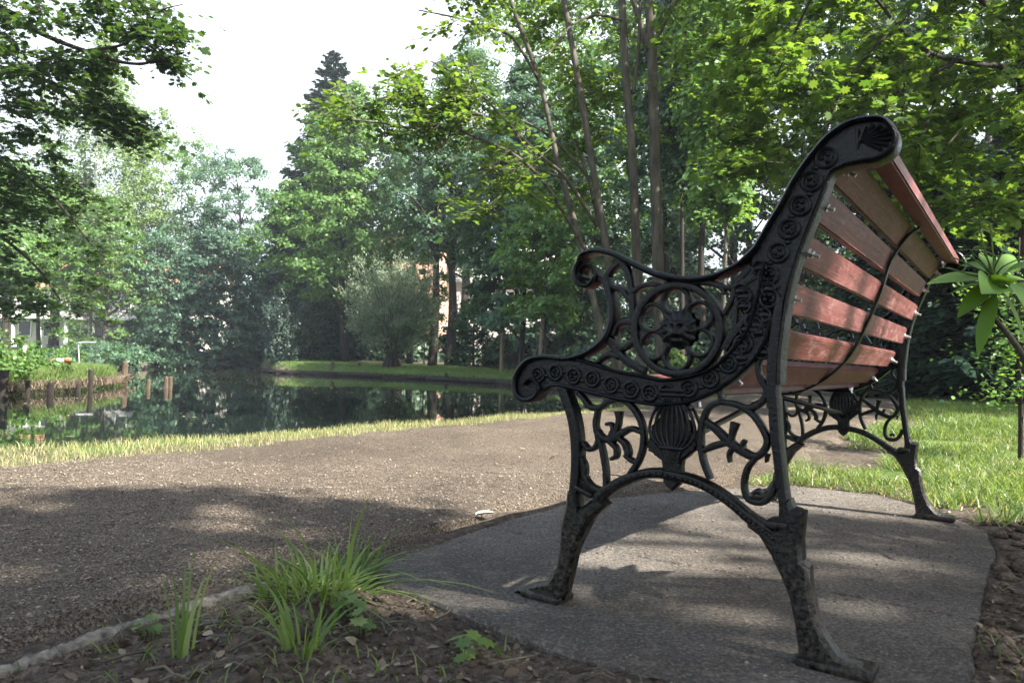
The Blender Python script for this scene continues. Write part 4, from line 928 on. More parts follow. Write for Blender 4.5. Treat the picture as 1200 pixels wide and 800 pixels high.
BRANCH = [([(700, 265, 9.5), (664, 210, 9.2), (640, 188, 9.0), (610, 160, 8.8), (582, 130, 8.7), (560, 108, 8.6), (535, 88, 8.5), (505, 72, 8.4)], 5, 1.5),
    ([(690, 300, 9.5), (655, 240, 9.2), (630, 205, 9.0), (600, 180, 8.8), (560, 162, 8.7), (530, 150, 8.6), (490, 151, 8.5), (450, 145, 8.4), (410, 140, 8.3), (393, 143, 8.3)], 5, 1.5),
    ([(632, 95, 9.7), (605, 50, 9.5), (590, 38, 9.3), (565, 30, 9.1), (530, 20, 9.0), (490, 12, 8.9)], 4, 1.5),
    ([(735, 25, 9.6), (700, 18, 9.4), (670, 30, 9.2), (645, 60, 9.1), (625, 68, 9.0)], 4, 1.5),
    ([(688, 205, 10), (650, 165, 9.8), (620, 145, 9.6), (590, 135, 9.5)], 4, 1.5),
    ([(664, 210, 9.2), (600, 190, 8.9), (560, 200, 8.7), (540, 205, 8.6)], 3, 1.2),
    ([(530, 150, 8.6), (520, 170, 8.5), (500, 190, 8.5)], 2, 1), ([(560, 160, 8.7), (540, 175, 8.6), (525, 195, 8.5)], 2, 1), ([(560, 120, 8.6), (540, 118, 8.5), (520, 122, 8.5)], 3, 1),
    ([(764, 60, 9.5), (800, -10, 9.2), (850, -60, 9.0)], 5, 2), ([(761, 0, 9.5), (790, -60, 9.2), (830, -120, 9.0)], 5, 2), ([(661, 0, 9.7), (690, -60, 9.4), (705, -120, 9.2)], 4, 2), ([(598, 0, 9.8), (560, -40, 9.5), (520, -60, 9.3)], 4, 2)]
for pix, w0, w1 in STEMS + BRANCH:
    pts = limb_path(pix) - off
    if pix[0][1] > 430: pts[0][2] = -.1
    mb.tube(pts, np.linspace(w0, w1, len(pts)) / 2 / F_PX * 9.4, 9)
spots = []
def cloud(n, x0, x1, y0, y1, d0, d1, w=None):
    for _ in range(n):
        px, py = rng.uniform(x0, x1), rng.uniform(y0, y1)
        if w is None or w(px, py): spots.append(at(px, py, rng.uniform(d0, d1)))
cloud(30, 470, 610, 80, 150, 8.2, 9.2); cloud(20, 510, 630, 150, 250, 8.4, 9.2); cloud(14, 600, 690, 140, 260, 9.9, 10.6); cloud(16, 395, 520, 105, 165, 8.2, 8.9); cloud(26, 500, 600, -60, 60, 8.6, 9.6, lambda x, y: y < 20 + (x - 500) * .4)
cloud(70, 590, 910, -160, 60, 9.8, 11.2); cloud(16, 660, 725, 70, 135, 9.9, 10.6); cloud(34, 620, 880, 50, 190, 10.0, 11.2); cloud(30, 780, 910, -120, 80, 8.6, 10); cloud(60, 540, 860, -420, -120, 8.4, 11)
cs = np.array(spots); leafy('crown', cs, .40 * rng.uniform(.6, 1.25, len(cs)), 6, 11, .092, OVAL * np.array([1.15, 1]), rng, off, 'leaf_light', root, mb, droop=.4)
mb.build('stems', M['bark'], root, True)

# big tree at the right edge with boughs reaching over the bench
b = base(1199, 8.2); root = empty('overhanging_tree', b, 'dark trunked tree at the right edge whose sunlit boughs hang over the bench', 'tree'); off = np.array(b); mb = MB(); spots = []
mb.tube(limb_path([(1199, 450, 8.2), (1199, 300, 8.2), (1198, 100, 8.2), (1199, 0, 8.2), (1196, -200, 8.2), (1190, -420, 8.3)]) - off, np.linspace(13, 7, 31) / 2 / F_PX * 8.2, 10)
BO = [([(1198, 92, 8.2), (1170, 78, 7.9), (1150, 76, 7.8), (1115, 70, 7.7), (1090, 62, 7.6), (1060, 40, 7.5), (1020, -10, 7.4)], 9, 3),
    ([(1120, 71, 7.7), (1105, 80, 7.6), (1075, 95, 7.5), (1050, 112, 7.4), (1035, 130, 7.3)], 6, 2), ([(1090, 62, 7.6), (1060, 82, 7.4), (1020, 95, 7.2)], 3, 1), ([(1115, 85, 7.6), (1095, 120, 7.4), (1080, 165, 7.3), (1070, 190, 7.3)], 4, 1),
    ([(1198, 40, 8.2), (1150, 0, 7.7), (1080, -40, 7.2), (980, -60, 6.8), (900, -80, 6.6)], 9, 3), ([(1080, -40, 7.2), (1060, 20, 7.1), (1020, 60, 7.0), (985, 110, 7.0), (970, 150, 7.0)], 5, 2),
    ([(1198, 150, 8.2), (1180, 130, 7.8), (1140, 140, 7.4), (1110, 170, 7.2)], 5, 2), ([(1197, -150, 8.2), (1100, -200, 7.6), (980, -220, 7.2)], 9, 3), ([(1197, -150, 8.2), (1290, -180, 8.0), (1380, -200, 8)], 9, 3), ([(1075, 95, 7.5), (1060, 120, 7.4), (1055, 150, 7.4)], 3, 1),
    ([(980, -60, 6.8), (940, 20, 6.9), (910, 90, 7.0)], 4, 2)]
for pix, w0, w1 in BO:
    pts = limb_path(pix) - off; mb.tube(pts, np.linspace(w0, w1, len(pts)) / 2 / F_PX * 7.6, 8)
cloud(150, 880, 1230, -120, 130, 6.6, 9.5); cloud(70, 860, 1230, 60, 250, 7.2, 10.5, lambda x, y: y < 150 + 90 * math.sin((x - 860) / 60) ** 2); cloud(40, 1060, 1230, 120, 260, 6.8, 8.5); cloud(90, 840, 1400, -460, -100, 6.6, 10); cloud(28, 850, 930, 20, 200, 7.5, 9)
cs = np.array(spots); leafy('crown', cs, .42 * rng.uniform(.6, 1.25, len(cs)), 6, 11, .110, MAPLE, rng, off, 'leaf_light', root, mb, droop=.35)
mb.build('trunk', M['bark_dark'], root, True)

# maple on the left whose boughs reach into the frame
b = (-11.5, 10.2, -.2); b = (-10.2, 11.4, float(ground_z(-10.2, 13.4)) - .05)
b = (-11.0, 13.2, float(ground_z(-11.0, 13.2)) - .05)
root = empty('maple_tree', b, 'maple on the left bank whose dark boughs reach in against the sky', 'tree'); off = np.array(b); mb = MB(); spots = []
mb.tube(catmull([(0, 0, -.2), (.05, 0, 2), (.1, .1, 5), (.3, 0, 9.5)], 6), np.linspace(.22, .08, 19), 10)
BO = [([(-120, -60, 11), (-40, -20, 9.8), (30, 30, 9.2), (100, 60, 8.8), (160, 75, 8.6), (215, 62, 8.5)], 9, 2), ([(-120, 40, 11), (-30, 70, 10), (40, 90, 9.4), (90, 110, 9.2), (130, 140, 9)], 8, 2), ([(-120, -120, 11), (0, -60, 9.5), (90, -30, 9), (150, -10, 8.7), (200, 20, 8.6)], 8, 2),
    ([(-100, 150, 12), (0, 190, 11), (60, 230, 10.5), (110, 290, 10.2)], 8, 2), ([(-100, 200, 12), (-20, 260, 11), (40, 310, 10.6), (70, 350, 10.4)], 7, 2), ([(100, 60, 8.8), (150, 50, 8.6), (185, 15, 8.5), (215, 5, 8.5)], 4, 1), ([(60, 95, 9.3), (130, 160, 9), (190, 158, 8.9)], 3, 1)]
for pix, w0, w1 in BO:
    pts = limb_path(pix) - off; mb.tube(pts, np.linspace(w0, w1, len(pts)) / 2 / F_PX * 9, 7)
cloud(62, -60, 165, -60, 72, 8.3, 10); cloud(10, 150, 205, 10, 45, 8.4, 8.9); cloud(4, 175, 205, 66, 80, 8.5, 8.8); cloud(44, -60, 140, 60, 130, 8.8, 10.5); cloud(10, 120, 140, 120, 148, 8.9, 9.2); cloud(5, 150, 200, 145, 160, 8.8, 9.1)
cloud(70, -60, 130, 140, 260, 9.5, 11.5, lambda x, y: x < 60 + (y - 120) * .4); cloud(54, -60, 125, 240, 372, 10, 12, lambda x, y: rng.random() < .85); cloud(60, -400, -60, -200, 350, 9, 13)
cs = np.array(spots); leafy('crown', cs, .46 * rng.uniform(.5, 1.2, len(cs)), 6, 11, .092, MAPLE, rng, off, 'leaf_maple', root, mb, droop=.25, flat=.22)
mb.build('trunk', M['bark_dark'], root, True)

# tree to the right of the viewer, out of the picture: its crown shades the slab and the near path
rng = np.random.default_rng(400); hs = 1 / math.tan(SUN_EL); root = empty('shade_tree', (9.5, -1.2, 0), 'broad tree on the right whose crown shades the slab and path', 'tree'); spots = []
xs = rng.uniform(-8, 2.6, 3000); ys = rng.uniform(-3.5, 3.1, 3000)
edge = 2.35 + .10 * np.clip(xs, -3, 0) + .20 * (fbm(xs * .9 + 9, ys * 0, 77, 3) - .5) * 3 - .15 * sstep(.45, 1.2, xs)
den = fbm(xs * 1.1, ys * 1.6, 81, 3)
slot = (xs > -.25) & (xs < .50) & (ys > 1.35)
keep = (ys < edge) & (den < .62 + .06 * (xs > .5)) & (~slot | ((rng.random(len(xs)) < .30) & (den < .5)))
xs, ys = xs[keep], ys[keep]
hz = rng.uniform(4.6, 8.2, len(xs)); P_ = np.stack([xs + SUN_AZ[0] * hs * hz, ys + SUN_AZ[1] * hs * hz, hz], 1)
off = np.array([9.5, -1.2, 0]); ok = P_[:, 0] > .95 * P_[:, 1] + .6; P_ = P_[ok]
p, n = sprays(P_, .30, 26, rng, .3, .3)
link('crown', leaf_mesh('crown', p - off, n, .12 * rng.uniform(.6, 1.2, len(p)), OVAL * np.array([1.3, 1]), rng), M['leaf_mid'], root)
mb = MB(); mb.tube(catmull([(0, 0, -.2), (0, 0, 2.5), (-.4, .1, 4.5), (-.8, .2, 6.5)], 5), np.linspace(.26, .06, 16), 10)
for c in P_[::45]:
    a = np.array([-.3, .1, rng.uniform(2.4, 5)]); c = c - off; mb.tube(catmull([a, (a + c) / 2 + (0, 0, .3), c], 4), np.linspace(.06, .01, 9), 5)
mb.build('trunk', M['bark'], root, True)

# unseen neighbour, added to shade the back of the right lawn
rng = np.random.default_rng(410); off = np.array([15.5, 4.0, float(ground_z(15.5, 4.0))]); root = empty('shade_tree', off, 'unseen broad tree beyond the right lawn, added to shade its back', 'tree')
xs = rng.uniform(1.0, 12, 2200); ys = rng.uniform(3.0, 14, 2200); den = fbm(xs * .8, ys * .8, 91, 3)
keep = den < .36 + .26 * sstep(5.0, 9.0, ys + .2 * xs); xs, ys = xs[keep], ys[keep]; hz = rng.uniform(5.0, 9.0, len(xs)); P_ = np.stack([xs + SUN_AZ[0] * hs * hz, ys + SUN_AZ[1] * hs * hz, hz], 1)
P_ = P_[P_[:, 0] > .80 * P_[:, 1] + 1.0]
p, n = sprays(P_, .42, 30, rng, .3, .3); link('crown', leaf_mesh('crown', p - off, n, .15 * rng.uniform(.6, 1.2, len(p)), OVAL * np.array([1.3, 1]), rng), M['leaf_mid'], root)
mb = MB(); mb.tube(catmull([(0, 0, -.2), (0, 0, 3), (-.4, .1, 6), (-.8, .2, 9)], 5), np.linspace(.30, .06, 16), 10)
for c in P_[::40]:
    a = np.array([-.3, .1, rng.uniform(3.4, 7)]); c = c - off; mb.tube(catmull([a, (a + c) / 2 + (0, 0, .3), c], 4), np.linspace(.07, .01, 9), 5)
mb.build('trunk', M['bark'], root, True)

# ------------------------------------------------------------------ grass
def blades(name, xy, hgt, wid, lean, mat, rng, z=None, lift=-.005):
    n = len(xy); z = ground_z(xy[:, 0], xy[:, 1]) if z is None else z
    a = rng.uniform(0, 6.283, n); t = np.stack([np.cos(a), np.sin(a), 0 * a], 1); d = rng.uniform(0, 6.283, n); D = np.stack([np.cos(d), np.sin(d), 0 * d], 1)
    p0 = np.stack([xy[:, 0], xy[:, 1], z + lift], 1); h = hgt[:, None]; w = wid[:, None]; ln = (lean * hgt)[:, None]
    mid = p0 + D * ln * .35 + np.array([0, 0, 1]) * h * .6; tip = p0 + D * ln + np.array([0, 0, 1]) * h * (1 - .25 * np.minimum(lean, 1.5)[:, None])
    V = np.stack([p0 - t * w, mid - t * w * .8, tip, mid + t * w * .8, p0 + t * w], 1)
    return link(name, np_mesh(name, V.reshape(-1, 3), np.arange(n * 5).reshape(-1, 5)), mat)
rng = np.random.default_rng(500)
def scatter(n, x0, x1, y0, y1, f):
    p = np.stack([rng.uniform(x0, x1, n), rng.uniform(y0, y1, n)], 1); return p[f(p[:, 0], p[:, 1])]
# strip of short pale grass between path and water
f = lambda x, y: (sdf(POND, x, y) > .02) & (sdf(PATH, x, y) > -.06 + .50 * (fbm(x * 1.8, y * 1.8, 55) - .5)) & (x < 2.2 + .5 * (y - 9)) & (y + .35 * x > .6) & (sdf(POND, x, y) < 1.2)
xy = scatter(700000, -6, 5, -1, 14, f)[:140000]; n = len(xy)
patch = fbm(xy[:, 0] * 1.6, xy[:, 1] * 1.6, 60)
tag(blades('grass', xy, rng.uniform(.015, .055, n) * (.5 + .9 * patch), rng.uniform(.0008, .0017, n), rng.uniform(.15, .9, n), M['grass_dry'], rng), 'short pale grass along the pond edge', 'grass', kind='stuff')
# right hand lawn
f = lambda x, y: (sdf(PATH, x, y) > .04 + .3 * (fbm(x * 2.2, y * 2.2, 65) - .5)) & (sdf(SLAB, x, y) > .02) & (x > .6) & (y > .8 + 0 * x) & (fbm(x * 2.5, y * 2.5, 67) > .46 - .1 * sstep(4, 7, y)) & ((y > 2.1 + .25 * (x - 1.3)) | (rng.random(x.shape) < .04))
xy = np.concatenate([scatter(110000, .6, 5.5, 1.5, 6.5, f), scatter(120000, 2, 14, 4.5, 15, f)]); n = len(xy); dist = np.hypot(xy[:, 0], xy[:, 1])
tag(blades('lawn_grass', xy, rng.uniform(.02, .11, n) * (.25 + 1.5 * fbm(xy[:, 0] * 2.6, xy[:, 1] * 2.6, 69) ** 1.5), rng.uniform(.0014, .0032, n) * np.maximum(1, dist / 6), rng.uniform(.3, 1.7, n), [M['grass_near']], rng), 'sunlit rough grass behind the far bench end', 'grass', kind='stuff')
xy = xy[::2] + rng.normal(0, .02, xy[::2].shape); n = len(xy); dist = np.hypot(xy[:, 0], xy[:, 1])
tag(blades('dry_grass', xy, rng.uniform(.015, .06, n), rng.uniform(.0012, .0026, n) * np.maximum(1, dist / 6), rng.uniform(.6, 2.2, n), M['grass_dry'], rng), 'dry bent blades among the right hand lawn grass', 'grass', kind='stuff')
# bank behind the stems and far lawns
f = lambda x, y: (sdf(POND, x, y) > .03) & (sdf(POND, x, y) < 6) & (sdf(PATH, x, y) > .05)
xy = np.concatenate([scatter(50000, 1, 9, 8, 18, f), scatter(120000, -16, 5, 20, 46, f), scatter(60000, -30, -11, 21, 60, f)]); n = len(xy); dist = xy[:, 1]
tag(blades('bank_grass', xy, rng.uniform(.04, .13, n), .0018 * np.maximum(1, dist / 6) * rng.uniform(.7, 1.3, n), rng.uniform(.2, 1.1, n), M['grass_near'], rng), 'green grass on the far bank of the pond', 'grass', kind='stuff')
# peninsula: long grass with dry fringes
f = lambda x, y: (sdf(POND, x, y) > .10 + .15 * fbm(x * 3, y * 3, 8)) & (x > -16) & (y < 23)
xy = scatter(90000, -16, -8.3, 11.5, 23, f); n = len(xy)
tag(blades('peninsula_grass', xy, rng.uniform(.08, .30, n), rng.uniform(.004, .008, n), rng.uniform(.2, 1.3, n), M['grass_near'], rng), 'long green grass on the left peninsula', 'grass', kind='stuff')
f = lambda x, y: (np.abs(sdf(POND, x, y)) < .16)
xy = np.concatenate([scatter(30000, -14.5, -8.3, 16.3, 24, f), scatter(9000, -12, -8.0, 11.5, 16.5, f)]); n = len(xy)
tag(blades('dry_reeds', xy, rng.uniform(.10, .30, n), rng.uniform(.004, .007, n), rng.uniform(.6, 2.0, n), M['dead_leaf'], rng, z=np.full(n, -.2)), 'dry brown reeds hanging over the tip of the peninsula', 'reeds', kind='stuff')

f = lambda x, y: (sdf(POND, x, y) > -.02) & (sdf(POND, x, y) < .26)
xy = scatter(60000, -15, -8.0, 11.5, 25, f); n = len(xy)
tag(blades('overhanging_grass', xy, rng.uniform(.05, .16, n), rng.uniform(.004, .007, n), rng.uniform(.8, 2.4, n), M['grass_near'], rng), 'grass hanging over the front edge of the peninsula', 'grass', kind='stuff')
# long-bladed tufts beside the kerb
def tuft(label, xy, nb, hmin, hmax, seed, wid=.003, spread=.06, mat='grass_near', lean=.5, long_=0):
    rg = np.random.default_rng(seed); o = empty('grass_tuft', (*xy, float(ground_z(xy[0], xy[1])) - .008), label, 'grass tuft', 'grass tufts beside the kerb'); V = []; Fc = []
    for i in range(nb + long_):
        a = rg.uniform(0, 6.283); r = spread * rg.random() ** .6; h = rg.uniform(hmin, hmax) * (1.9 if i >= nb else 1); ln = rg.uniform(.05, lean) * h * (.4 if i >= nb else 1); d = np.array([math.cos(a), math.sin(a), 0]); p0 = np.array([r * math.cos(a), r * math.sin(a), -.02])
        w = wid * rg.uniform(.6, 1.2); ta = rg.uniform(0, 3.14); t = np.array([math.cos(ta), math.sin(ta) * .5, 0]); b = len(V)
        K = 7
        for k in range(K):
            s_ = k / (K - 1); c = p0 + d * ln * s_ ** 2 * 1.6 + np.array([0, 0, h * (s_ - .30 * s_ ** 3 * (ln / h) * 2)]); ww = w * (1 - s_ ** 2.5) + .0003
            V += [tuple(c - t * ww), tuple(c + t * ww)]
        Fc += [(b + 2 * k, b + 2 * k + 1, b + 2 * k + 3, b + 2 * k + 2) for k in range(K - 1)]
    link('blades', np_mesh('blades', V, Fc), M[mat], o); return o
tuft('thick green grass tuft at the slab corner beside the kerb', gp(375, 720, -.045)[:2], 190, .04, .15, 1, .0042, .085, long_=9, lean=1.3)
tuft('upright grass tuft leaning against the kerb end', gp(408, 690, -.03)[:2], 80, .05, .15, 11, .0036, .045, lean=1.0, long_=5)
tuft('spreading grass tuft left of the thick tuft', gp(335, 715, -.03)[:2], 60, .04, .12, 12, .0034, .05, lean=1.5, long_=3)
tuft('dense low grass below the thick tuft', gp(385, 755, -.04)[:2], 70, .03, .09, 13, .0036, .06, lean=1.6, long_=2)
tuft('narrow clump of tall upright grass blades standing before the kerb', gp(212, 806, -.045)[:2], 6, .14, .21, 2, .0048, .022, lean=.2)
tuft('low grass tuft in front of the kerb left of the thick tuft', gp(165, 775, -.045)[:2], 70, .03, .075, 3, .0036, .08, lean=1.4)
tuft('bright grass blades at the bottom edge below the thick tuft', gp(355, 800, -.045)[:2], 30, .05, .14, 4, .0042, .03, lean=.6)
tuft('sparse grass blades in the soil right of the thick tuft', gp(590, 790, -.045)[:2], 12, .04, .08, 5, .0022, .018, lean=.9)
tuft('sparse grass blades leaning over the kerb end', gp(420, 665, -.02)[:2], 14, .05, .11, 6, .0022, .035, lean=1.3)
tuft('lone grass blade leaning over the kerb at the left', gp(155, 735, -.03)[:2], 1, .12, .125, 8, .0040, .004, lean=1.6)
tuft('green grass tuft against the far bench foot', gp(1010, 575, 0)[:2], 30, .04, .11, 9, .002, .05, lean=1.1)
xy = scatter(5000, -1.4, 1.9, .5, 2.3, lambda x, y: (sdf(SLAB, x, y) > .015) & (~inside(PATH, x, y)) & (y + .35 * x < 1.9) & (fbm(x * 5, y * 5, 44) > .5)); n = len(xy)
tag(blades('soil_grass', xy, rng.uniform(.012, .05, n), rng.uniform(.0008, .0018, n), rng.uniform(.3, 2.0, n), M['grass_near'], rng), 'thin grass seedlings sprouting from the dark soil', 'grass', kind='stuff')
# small broad-leaved weeds in the soil
rg = np.random.default_rng(33)
for i, (px, py, sc, lb) in enumerate([(415, 745, .030, 'broad leaved weed right of the thick grass tuft'), (425, 775, .026, 'broad leaved weed under the thick grass tuft'), (175, 770, .022, 'small leafy weed among the low grass'), (545, 795, .03, 'weed with a big pale leaf at the bottom edge'), (330, 730, .018, 'tiny weed left of the thick grass tuft')]):
    g = gp(px, py, -.045); o = empty('weed_plant', (g[0], g[1], float(ground_z(g[0], g[1])) - .006), lb, 'weed', 'weeds in the soil'); n = 9; a = rg.uniform(0, 6.28, n)
    pos = np.stack([np.cos(a), np.sin(a), 0 * a], 1) * rg.uniform(.4, 1.3, n)[:, None] * sc; pos[:, 2] = rg.uniform(.015, .05, n)
    link('leaves', leaf_mesh('leaves', pos, np.stack([np.cos(a) * .4, np.sin(a) * .4, np.ones(n)], 1), sc * rg.uniform(.7, 1.3, n), MAPLE * np.array([1.1, .9]), rg), M['grass_near'], o)
    mb = MB()
    for k in range(n): mb.tube([(0, 0, -.02), tuple(pos[k] * .6), tuple(pos[k])], .0008, 4)
    mb.build('stalks', M['grass_near'], o)

# ------------------------------------------------------------------ loose stones, litter
def stones(name, xy, z, sz, mat, label, flat=.6):
    n = len(xy); base_ = np.array([(1, 0, 0), (-1, 0, 0), (0, 1, 0), (0, -1, 0), (0, 0, 1), (0, 0, -1)], float)
    f = np.array([(0, 2, 4), (2, 1, 4), (1, 3, 4), (3, 0, 4), (2, 0, 5), (1, 2, 5), (3, 1, 5), (0, 3, 5)])
    V = base_[None] * (1 + rng.normal(0, .25, (n, 6, 1))) ; a = rng.uniform(0, 6.28, n); ca, sa = np.cos(a)[:, None], np.sin(a)[:, None]
    V = np.stack([V[..., 0] * ca - V[..., 1] * sa, V[..., 0] * sa + V[..., 1] * ca, V[..., 2] * flat], -1) * sz[:, None, None] + np.stack([xy[:, 0], xy[:, 1], z], 1)[:, None]
    F_ = (f[None] + 6 * np.arange(n)[:, None, None]).reshape(-1, 3)
    return tag(link(name, np_mesh(name, V.reshape(-1, 3), F_), mat), label, 'gravel', kind='stuff')
xy = scatter(150000, -4, 3.5, .3, 8, lambda x, y: (sdf(PATH, x, y) < -.03) & (rng.random(x.shape) < np.clip(2.2 / np.hypot(x, y), 0, 1) ** 1.5))
stones('gravel', xy, path_z(xy[:, 0], xy[:, 1]) + .0125, np.minimum(.0012 + rng.exponential(.0012, len(xy)), .007), M['pebble'], 'loose grit on the path')
xy = scatter(130000, -2.6, .5, .7, 3.0, lambda x, y: (sdf(PATH, x, y) < -.03) & (sdf_line(KERB, x, y) > .05) & (sdf(SLAB, x, y) > .01))
stones('gravel', xy, path_z(xy[:, 0], xy[:, 1]) + .0125, np.minimum(.0009 + rng.exponential(.0008, len(xy)), .006), M['pebble'], 'fine grit on the near part of the path')
xy = scatter(700, .8, 2.2, .8, 2.2, lambda x, y: (sdf(SLAB, x, y) > .015) & (sdf(SLAB, x, y) < .45)); stones('soil_clods', xy, ground_z(xy[:, 0], xy[:, 1]) + .004, rng.uniform(.006, .03, len(xy)), simple('soil_clod', (.11, .086, .066), .97, 60, .6, 1.0, .02, .1), 'earth clods beside the right slab edge', .7)
xy = scatter(14000, -1, 1.6, .5, 3, lambda x, y: sdf(SLAB, x, y) < -.015)
stones('grit', xy, np.full(len(xy), .001), np.minimum(.0007 + rng.exponential(.0009, len(xy)), .004), M['pebble'], 'grit lying on the concrete slab')
xy = scatter(26000, -1.6, 2.2, .3, 2.4, lambda x, y: (sdf(SLAB, x, y) > .0) & (~inside(PATH, x, y)) & (y + .35 * x < 1.9))
stones('soil_crumbs', xy, ground_z(xy[:, 0], xy[:, 1]), np.minimum(.002 + rng.exponential(.0035, len(xy)), .02), simple('soil_crumb', (.055, .042, .032), .97, 40, .5, .8, .01, .1), 'crumbs of dark earth round the slab', .7)
xy = np.concatenate([scatter(9000, -1.2, 2.0, .5, 2.2, lambda x, y: (sdf(SLAB, x, y) > .0) & (~inside(PATH, x, y)) & (y + .35 * x < 1.9)), scatter(260, -3, 3, .8, 7, lambda x, y: sdf(PATH, x, y) < -.05), scatter(500, 1, 4, 2, 6, lambda x, y: (sdf(SLAB, x, y) > .0) & (sdf(PATH, x, y) > 0))])
n = len(xy); pos = np.stack([xy[:, 0], xy[:, 1], np.where(sdf(PATH, xy[:, 0], xy[:, 1]) < 0, path_z(xy[:, 0], xy[:, 1]) + .016, ground_z(xy[:, 0], xy[:, 1])) + .006], 1)
tag(link('leaf_litter', leaf_mesh('leaf_litter', pos, np.array([0, 0, 1.]) + rng.normal(0, .35, (n, 3)), np.minimum(.006 + rng.exponential(.006, n), .034), OVAL * np.array([1.0, 1]), rng, fold=.3), M['dead_leaf']), 'dead leaves and bark bits on soil and path', 'leaf litter', kind='stuff')
mb = MB()
for _ in range(700):
    x, y = rng.uniform(-1.0, 1.9), rng.uniform(.55, 2.0)
    if sdf(SLAB, np.array(x), np.array(y)) < .01 or inside(PATH, x, y) or y + .35 * x > 1.8: continue
    a = rng.uniform(0, 3.14); l = rng.uniform(.02, .08); z = float(ground_z(x, y)) + .006; mb.tube([(x, y, z), (x + l * .5 * math.cos(a), y + l * .5 * math.sin(a), z + .006), (x + l * math.cos(a + .3), y + l * math.sin(a + .3), z)], rng.uniform(.0008, .0025), 5)
tag(mb.build('twigs', M['bark'], None, True), 'dry twigs scattered over the soil', 'twigs', kind='stuff')
# pale leaf lying by the slab edge
g = gp(568, 612, 0); mb = MB()
V = [(math.cos(t) * .030, math.sin(t) * .013, .004 + .006 * abs(math.sin(t))) for t in np.linspace(0, 6.283, 14, endpoint=False)] + [(0, 0, .004)]
mb.add(V, [(i, (i + 1) % 14, 14) for i in range(14)]); mb.add([(a, b_, c - .002) for a, b_, c in V], [((i + 1) % 14, i, 14) for i in range(14)])
o = mb.build('fallen_leaf', simple('pale_dead_leaf', (.5, .46, .38), .8)); o.location = (g[0], g[1], .022); o.rotation_euler.z = .5; tag(o, 'pale dried leaf lying on the path at the slab edge', 'leaf')
# broken lump of concrete at the right slab edge
g = gp(1122, 702, -.02); mb = MB(); bm = bmesh.new(); bmesh.ops.create_icosphere(bm, subdivisions=3, radius=1)
for v_ in bm.verts:
    k_ = .75 + .5 * float(fbm(np.array(v_.co.x * 1.7 + 5), np.array(v_.co.y * 1.7 + v_.co.z * 2.3), 15)); v_.co = (v_.co.x * .034 * k_, v_.co.y * .028 * k_, max(-.5, v_.co.z) * .020 * k_)
bm.verts.index_update(); mb.add([tuple(v_.co) for v_ in bm.verts], [tuple(v_.index for v_ in f_.verts) for f_ in bm.faces]); bm.free()
o = mb.build('concrete_lump', M['kerb_pale']); o.location = (g[0], g[1], -.030); tag(o, 'pale broken lump of concrete in the earth at the right slab edge', 'rubble')
# floating specks on the pond
xy = scatter(4000, -24, 3, 6, 50, lambda x, y: (sdf(POND, x, y) < -.2) & (rng.random(x.shape) < .6)); n = len(xy)
tag(link('floating_leaves', leaf_mesh('floating_leaves', np.stack([xy[:, 0], xy[:, 1], np.full(n, WATER_Z + .006)], 1), np.array([0, 0, 1.]) + rng.normal(0, .05, (n, 3)), rng.uniform(.03, .085, n), OVAL, rng), M['grass_dry']), 'small pale leaves floating on the dark water', 'leaves', kind='stuff')

# ------------------------------------------------------------------ rhododendron sprig at the right
rg = np.random.default_rng(61); C0 = at(1165, 328, 1.22); rootp = np.array([1.45, 1.45, float(ground_z(1.45, 1.45))])
rh = empty('rhododendron', rootp, 'rhododendron with a fresh green leaf whorl reaching in at the right edge', 'shrub')
mb = MB(); c = catmull([rootp, at(1240, 560, 1.42), at(1205, 430, 1.33), C0 + (.012, .04, -.04), C0], 8) - rootp
mb.tube(c, np.linspace(.009, .0028, len(c)), 8); 
for e in ([(1.7, 1.5, .55), (1.9, 1.5, .75)], [(1.55, 1.7, .5), (1.6, 1.8, .8)]):
    q_ = catmull([rootp + (0, 0, .12)] + [np.array(v_) for v_ in e], 6) - rootp; mb.tube(q_, np.linspace(.010, .004, len(q_)), 7)
mb.build('stem', M['bark'], rh, True)
def rleaf(basep, tipp, w, up, droop=.02, n=12, name='leaf'):
    basep = np.array(basep); tipp = np.array(tipp); L = np.linalg.norm(tipp - basep); ax = (tipp - basep) / L; up = np.array(up, float); sd = np.cross(ax, up); sd /= np.linalg.norm(sd); nn = np.cross(sd, ax); V = []; Fc = []
    for i in range(n + 1):
        t = i / n; ww = 1.22 * w * (math.sin(math.pi * min(1, .04 + t ** .85 * .97)) ** .8) + .0008; cc = basep + ax * L * t + nn * (4 * droop * t * (1 - t))
        for k, (x, dz) in enumerate(((-1, .22), (-.5, .06), (0, 0), (.5, .06), (1, .22))): V.append(tuple(cc + sd * ww * x + nn * ww * dz - rootp))
    for i in range(n):
        for k in range(4): Fc.append((i * 5 + k, i * 5 + k + 1, i * 5 + 6 + k, i * 5 + 5 + k))
    return link(name, np_mesh(name, V, Fc, True), M['rhodo'], rh)
W = lambda px, py, d=1.22: at(px, py, d)
